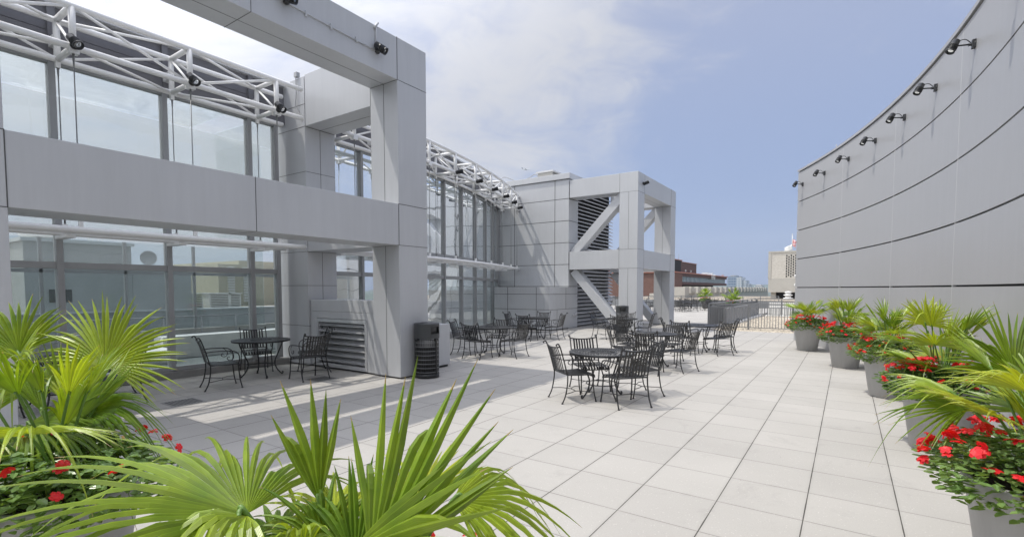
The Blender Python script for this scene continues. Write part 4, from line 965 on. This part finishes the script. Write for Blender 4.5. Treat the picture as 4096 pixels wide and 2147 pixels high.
def planter(x, y, rz, label, leaves=None, seed=0, nfl=84, gen=12, sc=1.0, size=1.0, fs=1.0):
    t = thing('palm_planter', label, 'planter', (x, y, 0), 0, 'round grey planters with palms and red flowers')
    rn = random.Random(seed + 50)
    inst(POTM, 'pot', t, rot=(0, 0, rz)); inst(SOILM, 'soil', t)
    v = inst(VIN[seed % 2], 'flower_foliage', t, rot=(0, 0, rz)); v.scale = (sc, sc, .95)
    for k in range(nfl):
        a = rn.uniform(0, 2 * pi); q = rn.random() ** .42 * 1.03; top = .73 + .24 * sqrt(max(0, 1 - min(q * .95, 1) ** 2.4))
        z = top + rn.uniform(0, .03) - (rn.uniform(0, .12) if q > .85 else 0)
        f = inst(FLO[k % 5], 'red_flower', t, loc=(.53 * sc * q * cos(a), .53 * sc * q * sin(a), z), rot=(rn.uniform(-.3, .3) - .6 * q * sin(a), rn.uniform(-.3, .3) + .6 * q * cos(a), rn.uniform(0, 6)))
        k_ = rn.uniform(.9, 1.3) * fs; f.scale = (k_, k_, k_)
    specs = list(leaves or [])
    for k in range(gen):
        az = rz + 2 * pi * k / max(gen, 1) + rn.uniform(-.3, .3); el = rn.uniform(.78, 1.35) if k % 3 else rn.uniform(1.15, 1.48)
        out_ = Vector((cos(az), sin(az), 0)); pl = rn.uniform(.26, .66) * size
        dirp = out_ * cos(el) + Vector((0, 0, sin(el)))
        H = Vector((0, 0, .68)) + dirp * pl; ax = (dirp + out_ * .55 + Vector((0, 0, -.15))).normalized(); nr = Vector((0, 0, 1)) * cos(el) - out_ * sin(el) * .9 + Vector((0, 0, .25))
        if el > 1.1: ax = (dirp * 1.2 + out_ * .3).normalized(); nr = -out_ + Vector((0, 0, .3))
        specs.append(dict(H=H, axis=ax, nrm=nr, R=rn.uniform(.34, .47) * size, spread=rn.uniform(2.3, 3.9) if el < 1.1 else rn.uniform(.8, 1.6), nseg=None, droop=rn.uniform(.08, .36), y=rn.random() < .09, local=True))
    for sp_ in specs:
        H = Vector(sp_['H']) if sp_.get('local') else Vector(sp_['H']) - Vector((x, y, 0))
        ns = sp_.get('nseg') or max(8, int(sp_['spread'] * 10.5))
        b0 = Vector(sp_['base']) - Vector((x, y, 0)) if 'base' in sp_ else Vector((rn.uniform(-.05, .05), rn.uniform(-.05, .05), .63))
        m, pt = palm_leaf(H, b0, sp_['axis'], sp_['nrm'], sp_['R'], sp_['spread'], ns, sp_.get('droop', .3), sp_.get('join', .46), sp_.get('fold', .28), sp_.get('bend', 0), rnd=rn, wscale=sp_.get('ws', 1.0))
        lf = m.build('palm_leaf', M_PALMY if sp_.get('y') else M_PALM, t)
        pt.build('leaf_stalk', M_PETI, lf)
    return t
planter(-.90, 16.2, .3, 'farthest grey planter of palms and red flowers in the row along the curved wall', seed=1, gen=18)
planter(.0, 13.15, 1.1, 'second farthest grey planter in the row along the curved wall', seed=2, gen=18)
planter(.58, 9.95, 2.0, 'middle grey planter in the row along the curved wall', seed=3, gen=18, size=1.0)
planter(.86, 6.95, 2.9, 'second nearest grey planter in the row along the curved wall', seed=4, gen=18, size=1.05, nfl=95,
        leaves=[dict(H=(.70, 6.85, 1.34), axis=(.1, .1, .9), nrm=(.45, -.8, .5), R=.42, spread=3.2, droop=.25, y=True)])
planter(.93, 3.80, 4.0, 'nearest grey planter at the right edge of the photo', seed=5, gen=14, size=1.0, nfl=98,
        leaves=[dict(H=(.84, 4.10, 1.22), axis=(-.35, -.1, .9), nrm=(.25, -.8, .4), R=.50, spread=3.0, droop=.2),
                dict(H=(.62, 3.95, 1.02), axis=(-.85, -.15, .15), nrm=(.1, -.5, .9), R=.48, spread=2.2, droop=.25)])
r_ = Vector((.829, .559, 0)); f_ = Vector((-.559, .829, 0)); up_ = Vector((0, 0, 1))
def D(a, b, c): return tuple(r_ * a + f_ * b + up_ * c)
LP = [dict(H=(-3.704, 1.097, 1.269), axis=D(.05, .25, 1), nrm=D(.1, -1, .35), R=.52, spread=4.3, nseg=42, droop=.18, join=.5, base=(-3.45, .85, .55)),
      dict(H=(-3.551, .943, 1.029), axis=D(.9, -.1, .15), nrm=D(0, -.5, .9), R=.50, spread=2.6, nseg=28, droop=.75),
      dict(H=(-3.45, .80, .98), axis=D(.8, .35, .1), nrm=D(0, -.4, .9), R=.46, spread=2.2, nseg=24, droop=.5), dict(H=(-4.02, .756, 1.208), axis=D(.3, -.2, .35), nrm=D(0, -.7, .8), R=.46, spread=3.6, nseg=28, droop=.35),
      dict(H=(-3.794, .904, 1.095), axis=D(-.1, .1, 1), nrm=D(.1, -1, .2), R=.36, spread=1.6, nseg=12, droop=.02, y=False),
      dict(H=(-3.62, .728, 1.009), axis=D(.75, -.3, -.1), nrm=D(0, -.6, .8), R=.44, spread=2.8, nseg=24, droop=.3),
      dict(H=(-4.1, .80, 1.35), axis=D(-.5, 0, .8), nrm=D(.2, -.9, .4), R=.46, spread=3.4, nseg=26, droop=.25),
      dict(H=(-3.75, .60, .98), axis=D(-.2, -.6, .1), nrm=D(0, -.3, 1), R=.42, spread=3.4, nseg=26, droop=.4),
      dict(H=(-4.25, .9, 1.1), axis=D(-.8, .1, .3), nrm=D(0, -.5, .9), R=.46, spread=3.0, nseg=24, droop=.4)]
planter(-3.42, .80, .7, 'big leafy planter at the lower left corner with red flowers', leaves=LP, seed=6, gen=13, nfl=15, size=1.05)
PX_, PY_ = -1.12, .92
CP = [dict(H=(-1.20, .84, .99), axis=D(-.25, .1, .8), nrm=D(.2, -.9, .4), R=.30, spread=2.6, nseg=22, droop=.35, fold=.3),
      dict(H=(-1.10, .86, .97), axis=D(.15, .3, .85), nrm=D(0, -1, .3), R=.36, spread=2.0, nseg=17, droop=.25, fold=.3),
      dict(H=(-1.30, .95, 1.0), axis=D(-.4, .6, .3), nrm=D(.1, -.4, 1), R=.36, spread=2.8, nseg=24, droop=.4, y=True),
      dict(H=(-1.42, .62, 1.00), axis=D(-.95, .0, .05), nrm=D(.1, -.35, 1), R=.52, spread=1.9, nseg=17, droop=.35, fold=.3, join=.35),
      dict(H=(-1.335, .692, 1.115), axis=D(-.25, -.8, .35), nrm=D(.0, -.3, .95), R=.34, spread=2.3, nseg=13, droop=.95, fold=.3, join=.4, base=(-1.15, .9, .55)),
      dict(H=(-1.335, .692, 1.119), axis=D(-.84, .40, .34), nrm=D(.36, -.22, 1), R=.80, spread=2.9, nseg=36, droop=.30, fold=.34, join=.34, base=(-1.15, .9, .55)),
      dict(H=(-1.258, .864, 1.103), axis=D(-.22, .12, 1), nrm=D(.15, -1, .1), R=.40, spread=.85, nseg=6, droop=.015, join=.45, ws=1.15, fold=.3),
      dict(H=(-1.017, .842, 1.00), axis=D(.42, .25, .95), nrm=D(-.3, -1, .3), R=.60, spread=1.35, nseg=13, droop=.02, join=.50, ws=1.0, fold=.25),
      dict(H=(-1.189, 1.208, 1.02), axis=D(-.1, 1, .35), nrm=D(.0, -.4, .95), R=.34, spread=2.6, nseg=22, droop=.1, y=True),
      dict(H=(-.969, 1.12, 1.094), axis=D(.95, .05, .12), nrm=D(.0, -.5, .9), R=.40, spread=2.4, nseg=20, droop=.62),
      dict(H=(-1.05, .80, 1.05), axis=D(.75, -.1, .45), nrm=D(-.4, -.6, .8), R=.50, spread=1.0, nseg=7, droop=.06, join=.45),
      dict(H=(-1.22, .78, 1.00), axis=D(.2, -.25, .7), nrm=D(.1, -.9, .4), R=.24, spread=2.2, nseg=14, droop=.7),
      dict(H=(-1.0, .70, 1.02), axis=D(.1, -.4, .6), nrm=D(0, -.9, .5), R=.26, spread=2.6, nseg=18, droop=.8, y=True),
      dict(H=(-1.40, .80, .95), axis=D(-.8, .3, -.05), nrm=D(0, -.3, .9), R=.48, spread=2.4, nseg=18, droop=.35)]
planter(PX_, PY_, 1.7, 'nearest palm at the bottom centre of the photo, its pot below the frame', leaves=CP, seed=7, gen=0, nfl=10, sc=.68)
o = inst(FLO[1], 'red_flower', bpy.context.scene.objects['palm_planter.006'] if 'palm_planter.006' in bpy.context.scene.objects else None, loc=(.045, .40, .86)); o.scale = (1.5, 1.5, 1.5)
planter(-10.4, 46.0, 0, 'left one of two planters at the back of the far terrace', seed=8, gen=18, nfl=34, size=1.35)
planter(-6.1, 34.6, 0, 'right one of two planters on the far terrace beside the receding fence', seed=9, gen=18, nfl=34, size=1.25)

# ------------------------------------------------------------------ FAR BUILDINGS
# brick hotel across the street
t = thing('brick_building', 'dark red brick building with copper roof edge and a long green window band', 'building', (-30, 105, -20)); O = (-30, 105, -20)
rel(MB().box((-60, 105.5, -22), (-30, 160, -.4)), O).build('lower_wall', M_BRICK, t)
rel(MB().box((-60, 105.5, -.4), (-30, 111, 5.15)), O).build('brick_pier', M_BRICK, t)
rel(MB().box((-60, 111, -.4), (-34, 160, 5.1)), O).build('dark_recess', M_DARK, t)
rel(MB().box((-33.99, 111, 4.45), (-30.01, 159.2, 5.12)).box((-33.99, 111, 2.62), (-30.01, 159.2, 3.24)), O).build('brick_band', M_BRICKD, t)
rel(MB().box((-33.98, 111.2, 3.24), (-30.4, 158.3, 4.45)), O).build('window_band', M_GGLASS, t)
wm = MB()
for k in range(40): wm.box((-30.4, 111.5 + k * 1.2, 3.24), (-30.34, 111.62 + k * 1.2, 4.45))
rel(wm, O).build('window_mullion', M_WHITE, t)
rel(MB().box((-60.2, 105.2, 5.12), (-29.8, 159.6, 5.34)), O).build('copper_edge', M_COPPER, t)
rel(MB().box((-60, 106, 5.34), (-30.6, 125.5, 7.62)).box((-60, 106, 7.62), (-30.6, 112.8, 7.92)), O).build('penthouse', M_BRICKD, t)
rel(MB().box((-30.62, 106.4, 5.4), (-30.55, 111.8, 7.8)), O).build('dark_screen', M_DARK, t)
rel(MB().box((-60.1, 105.9, 7.92), (-30.5, 112.9, 8.05)).box((-60.1, 112.9, 7.62), (-30.5, 125.7, 7.72)), O).build('penthouse_edge', M_COPPER, t)
rel(MB().box((-30.55, 115.0, 5.55), (-30.4, 115.6, 6.0)).box((-30.55, 119.5, 5.55), (-30.4, 120.1, 6.0)), O).build('wall_vent', M_WHITE, t)
txt = bpy.data.curves.new('sign_lettering', 'FONT'); txt.body = 'IENU'; txt.size = 2.0; txt.extrude = .06; txt.align_x = 'CENTER'; txt.materials.append(M_WHITE)
to_ = bpy.data.objects.new('tmp', txt); COL.objects.link(to_); bpy.context.view_layer.update(); tm_ = bpy.data.meshes.new_from_object(to_.evaluated_get(bpy.context.evaluated_depsgraph_get())); bpy.data.objects.remove(to_)
o = bpy.data.objects.new('sign_lettering', tm_); COL.objects.link(o); o.parent = t; o.location = (.15, 140.5 - 105, 24.15); o.rotation_euler = (radians(90), 0, radians(90))
rel(MB().tube([(-31, 107.5, 8.0), (-31, 107.5, 10.6)], .04, 5), O).build('antenna_mast', M_FRAME, t); rel(MB().tube([(-31, 111.6, 8.0), (-31, 111.6, 9.4)], .03, 5), O).build('antenna_mast', M_FRAME, t)
for y in (134, 139.5): rel(MB().bar((-31, y, 5.4), (-31, y + 3.2, 5.95), 1.6, .08), O).build('sloped_awning', M_FRAME, t)
rel(MB().box((-34, 128, 5.34), (-32, 131, 5.9)), O).build('roof_unit', M_CREAM, t); rel(MB().lathe([(.01, 0), (.3, .1), (.45, .3)], (-31, 158.5, 5.5), 12, cap=False), O).build('roof_dish', M_WHITE, t)
# cornice row with box units
t = thing('cornice_building', 'long cream parapet topped by a row of stone blocks', 'building', (-19, 72, -20)); O = (-19, 72, -20)
rel(MB().box((-24, 71.5, -22), (-19, 160, 1.05)), O).build('parapet_wall', M_CREAM, t)
rel(MB().box((-22, 71.4, -1), (-18.9, 73.6, 2.0)), O).build('end_pier', M_CREAM, t)
for k in range(20):
    y = 74.2 + k * 4.2; m = MB().box((-20.2, y, 1.05), (-18.8, y + 2.9, 1.85)).box((-20.1, y + .5, 1.85), (-18.9, y + 2.3, 2.05)).box((-18.8, y + .4, 1.2), (-18.7, y + 2.5, 1.65))
    rel(m, O).build('stone_block', M_CREAM, t)
# white brick penthouse
t = thing('white_brick_penthouse', 'white brick penthouse with a perforated block screen left of the curved wall', 'building', (-7, 75, 0)); O = (-7, 75, 0)
rel(MB().box((-8.9, 75, 1.25), (3, 84, 3.1)), O).build('lower_wall', M_CREAM, t)
rel(MB().box((-8.7, 75.03, 3.1), (3, 84, 6.5)), O).build('brick_wall', M_WBRICK, t)
rel(MB().box((-8.95, 74.95, 6.5), (3, 84.1, 6.72)).box((-8.95, 74.97, 3.1), (-8.6, 75.3, 6.5)), O).build('trim', M_CREAM, t)
sc_ = MB()
for i in range(6):
    for k in range(9):
        z = 3.25 + k * .34 + (.17 if i % 2 else 0); x = -6.85 + i * .26
        if z < 6.1: sc_.box((x, 75.0, z), (x + .13, 75.028, z + .22))
rel(sc_, O).build('block_screen', M_DARK, t)
rel(MB().box((-8.6, 75.4, .42), (-8.0, 83, 1.25)).box((-4.6, 75.4, .42), (2.8, 83, 1.25)), O).build('base_support', M_CREAM, t)
rel(MB().box((-8.0, 75.8, .42), (-4.6, 76, 1.25)), O).build('dark_gap', M_DARK, t)
t = thing('roof_ventilator', 'white mushroom roof ventilator below the white brick penthouse', 'ventilator', (-6.2, 71.5, .42))
MB().lathe([(.55, 0), (.55, .15), (.32, .2), (.32, .4), (.50, .45), (.50, .55), (.3, .62), (.3, .75), (.42, .8), (.36, .95), (.01, 1.0)], n=20).build('vent_body', M_WHITE, t)
# flags
t = thing('flagpole', 'flagpole with two flags above the white brick penthouse', 'flagpole', (-6.62, 80, 6.7))
MB().tube([(0, 0, 0), (0, 0, 2.6)], .04, 8).lathe([(.01, 2.55), (.09, 2.62), (.01, 2.7)], n=10, cap=False).build('pole', M_WHITE, t)
def cloth(name, pts, m):
    mb = MB(); nx = len(pts[0]); vs = [q for row in pts for q in row]
    mb.add(vs, [(i * nx + j, i * nx + j + 1, (i + 1) * nx + j + 1, (i + 1) * nx + j) for i in range(len(pts) - 1) for j in range(nx - 1)], True)
    o = mb.build(name, m, t); s = o.modifiers.new('thick', 'SOLIDIFY'); s.thickness = .01
stm = bpy.data.materials.new('striped_flag'); stm.use_nodes = True; tt = stm.node_tree; wv = tt.nodes.new('ShaderNodeTexWave'); wv.bands_direction = 'Z'; wv.inputs['Scale'].default_value = 1.6
tcn = tt.nodes.new('ShaderNodeTexCoord'); tt.links.new(tcn.outputs['Object'], wv.inputs[0]); rp = tt.nodes.new('ShaderNodeValToRGB'); rp.color_ramp.interpolation = 'CONSTANT'; rp.color_ramp.elements[0].color = (.6, .02, .03, 1); rp.color_ramp.elements[1].color = (.8, .8, .8, 1); rp.color_ramp.elements[1].position = .5
tt.links.new(wv.outputs['Color'], rp.inputs[0]); tt.links.new(rp.outputs[0], tt.nodes['Principled BSDF'].inputs['Base Color'])
cloth('striped_flag', [[(.02 + .5 * u * (1 - .2 * v), .10 * sin(u * 7 + v), 2.0 - v * .95 - .35 * u) for u in [k / 8 for k in range(9)]] for v in [k / 6 for k in range(7)]], stm)
cloth('white_flag', [[(.02 - .95 * u, .10 * sin(u * 8 + v), 1.25 - v * .75 - .45 * u) for u in [k / 8 for k in range(9)]] for v in [k / 6 for k in range(7)]], M_WHITE)
# distant office blocks
def office(label, a, b, c_wall, c_win, vs_, steps=None):
    t = thing('office_block', label, 'building', (a[0], a[1], a[2]), group='distant pale office blocks'); O = a
    m = facade_mat('office_facade', c_wall, c_win, vs_, 3.0); rel(MB().box(a, b), O).build('tower_block', m, t)
    rel(MB().box((a[0] + 3, a[1] + 3, b[2]), (b[0] - 3, b[1] - 3, b[2] + 1.2)), O).build('roof_plant', M_CREAM, t)
    if steps:
        for s in steps: rel(MB().box(s[0], s[1]), O).build('tower_block', m, t)
office('distant blue glass office tower just right of the brick building', (-131, 700, -26), (-119, 730, 18), (.30, .36, .44), (.12, .18, .28), 3.4)
office('distant white banded office block in the middle of the skyline', (-118.6, 690, -26), (-112, 715, 16.3), (.62, .64, .66), (.20, .27, .36), 2.6, [((-112, 692, -26), (-107, 715, 12.5)), ((-107, 694, -26), (-104, 715, 8.0))])
office('small distant stepped white building near the hills', (-102, 720, -26), (-92, 740, 5.2), (.62, .62, .60), (.25, .27, .30), 2.4, [((-100, 722, 5.2), (-94, 738, 7.2))])
office('pale distant block low on the skyline left of the white penthouse', (-74, 900, -26), (-66, 930, 9), (.5, .52, .54), (.3, .34, .38), 3)

# ------------------------------------------------------------------ ROOFS AND THINGS SEEN THROUGH THE GALLERY
t = thing('concrete_penthouse', 'grey concrete roof penthouse seen through the near gallery glass', 'building', (-24, 4.93, .7)); O = (-24, 4.93, .7)
rel(MB().box((-40, 4.93, .7), (-24, 8.11, 3.42)), O).build('penthouse_wall', M_CONCP, t)
rel(MB().box((-40.1, 4.86, 3.42), (-23.9, 8.2, 3.54)), O).build('coping', M_JLITE, t)
rel(MB().box((-38, 8.12, .7), (-24, 10.3, 2.57)), O).build('lower_wing', M_CONCP, t)
rel(MB().box((-24.0, 5.56, 1.23), (-23.97, 6.2, 1.70)), O).build('window', M_DARK, t)
ld = MB()
for y in (6.9, 7.2): ld.tube([(-24.05, y, 3.4), (-24.05, y, 3.75), (-24.4, y, 3.78), (-24.5, y, 3.5)], .02, 6)
rel(ld, O).build('ladder_rail', M_STEEL, t)
t = thing('roof_ventilator', 'white dome ventilator on the concrete penthouse roof', 'ventilator', (-27, 6.2, 3.54))
MB().lathe([(.3, 0), (.3, .25), (.75, .28), (.78, .36), (.6, .5), (.3, .58), (.01, .6)], n=24).build('vent_body', M_WHITE, t)
t = thing('satellite_dish', 'round grey satellite dish on the low wing roof', 'satellite dish', (-24.5, 8.9, 2.57))
MB().tube([(0, 0, 0), (0, 0, .32)], .03, 8).build('mast', M_FRAME, t)
d_ = MB().lathe([(.01, .0), (.12, .01), (.22, .045), (.29, .09), (.30, .09), (.30, .085), (.22, .035), (.01, -.012)], n=28, cap=False).build('dish', M_FRAME, t); d_.location = (0, 0, .45); d_.rotation_euler = (radians(90), 0, radians(62))
t = thing('beige_penthouse', 'beige roof building with dark louver strips seen through the gallery', 'building', (-30, 14.2, .7)); O = (-30, 14.2, .7)
rel(MB().box((-42, 14.3, .7), (-30, 19.5, 3.15)).box((-40, 16, 3.15), (-31, 19, 3.45)), O).build('beige_wall', M_BEIGE, t)
lv = MB()
for yy in (14.8, 15.7, 17.6):
    for k in range(22): lv.box((-30, yy, .95 + k * .095), (-29.9, yy + .38, 1.0 + k * .095))
rel(lv, O).build('louver_strip', M_STEEL, t)
t = thing('cream_plant_room', 'long low cream roof building beyond the far gallery glass', 'building', (-34, 22, .7)); O = (-34, 22, .7)
rel(MB().box((-48, 20.4, .7), (-32, 58, 3.0)), O).build('plant_room_wall', M_CREAM, t)
lv = MB()
for k in range(12): lv.box((-32, 27, 1.7 + k * .09), (-31.95, 28.6, 1.75 + k * .09)); lv.box((-32, 34, 1.1 + k * .09), (-31.95, 35.2, 1.15 + k * .09))
rel(lv, O).build('louver_strip', M_RAIL, t)
for k, (y, w__) in enumerate(((11.4, .8), (12.5, 1.0), (13.5, .6))):
    box_unit('air_conditioner', 'small white rooftop air conditioner seen through the gallery glass', 'air conditioner', (-28, y, .72), (-27.2, y + w__, 1.45), M_WHITE, M_JLITE, 'rooftop air conditioners behind the gallery')
t = thing('roof_ledge', 'pale parapet ledge at the edge of the gravel roof behind the gallery', 'ledge', (-24, 12, 0))
MB().box((-.2, -40, -.25), (.15, 46, .80)).build('ledge_wall', M_CONCP, t); MB().box((-.25, -40, .80), (.2, 46, .86)).build('coping', M_JLITE, t)
t = thing('pyramid_skylight', 'pale pyramid glass skylight seen through the far gallery', 'skylight', (-26.5, 31, .72))
pm = MB(); bs = 2.2
pm.add([(-bs, -bs, .9), (bs, -bs, .9), (bs, bs, .9), (-bs, bs, .9), (0, 0, 2.9)], [(0, 1, 4), (1, 2, 4), (2, 3, 4), (3, 0, 4)]); pm.build('skylight_glass', mat('skylight_glass', (.45, .5, .5), .2), t)
MB().box((-bs, -bs, 0), (bs, bs, .9)).build('skylight_curb', M_CREAM, t)
rb = MB()
for i in range(7):
    q = -bs + 2 * bs * i / 6
    for a in ((q, -bs), (q, bs), (-bs, q), (bs, q)): rb.tube([(a[0], a[1], .92), (a[0] * .08, a[1] * .08, 2.88)], .03, 5)
rb.build('skylight_rib', M_WHITE, t)

# ------------------------------------------------------------------ AEROPLANE
fwd = D(1, .0, 0.02)
PLN = Vector((-1210, 1905, 535))
t = thing('airplane', 'tiny passenger jet flying past above the far tower', 'airplane', PLN, atan2(fwd[1], fwd[0]))
m = MB(); m.tube([(-18, 0, 1.2), (-13, 0, .3), (-8, 0, 0), (12, 0, 0), (16, 0, -.2), (18.5, 0, -.6)], 2, 12, rs=[.4, 1.4, 2, 2, 1.5, .3]); m.build('fuselage', M_WHITE, t)
wg = MB()
for s in (-1, 1): wg.add([(4, s * 1.5, -.8), (-2, s * 1.5, -.8), (-7.5, s * 17, .8), (-5.5, s * 17, .8), (4, s * 1.5, -.3), (-2, s * 1.5, -.3), (-7.5, s * 17, 1), (-5.5, s * 17, 1)], [(0, 1, 2, 3), (7, 6, 5, 4), (0, 3, 7, 4), (1, 5, 6, 2), (3, 2, 6, 7)])
wg.build('wing', M_RAIL, t)
MB().add([(-11, -.2, 1.5), (-17, -.2, 1.5), (-19.5, -.2, 8), (-16.5, -.2, 8), (-11, .2, 1.5), (-17, .2, 1.5), (-19.5, .2, 8), (-16.5, .2, 8)], [(0, 1, 2, 3), (7, 6, 5, 4), (0, 3, 7, 4), (2, 1, 5, 6), (3, 2, 6, 7)]).build('tail_fin', mat('tail_blue', (.03, .04, .12), .5), t)
for s in (-1, 1): MB().tube([(-1, s * 6, -1.8), (4, s * 6, -1.8)], 1.1, 10).build('engine', M_RAIL, t)

# ------------------------------------------------------------------ HAZE (even, whole scene inside)
hb = MB().box((-5990, -5990, -27), (5990, 5990, 560)).build('haze', None)
hb.data.materials.clear()
hmz = bpy.data.materials.new('haze_air'); hmz.use_nodes = True; t_ = hmz.node_tree; t_.nodes.clear()
ho = t_.nodes.new('ShaderNodeOutputMaterial'); pv = t_.nodes.new('ShaderNodeVolumePrincipled'); pv.inputs['Color'].default_value = (.80, .88, 1.0, 1); pv.inputs['Density'].default_value = .00014; pv.inputs['Anisotropy'].default_value = .2
t_.links.new(pv.outputs[0], ho.inputs['Volume']); hb.data.materials.append(hmz); hb['kind'] = 'stuff'; hb['label'] = 'thin summer haze over the city'
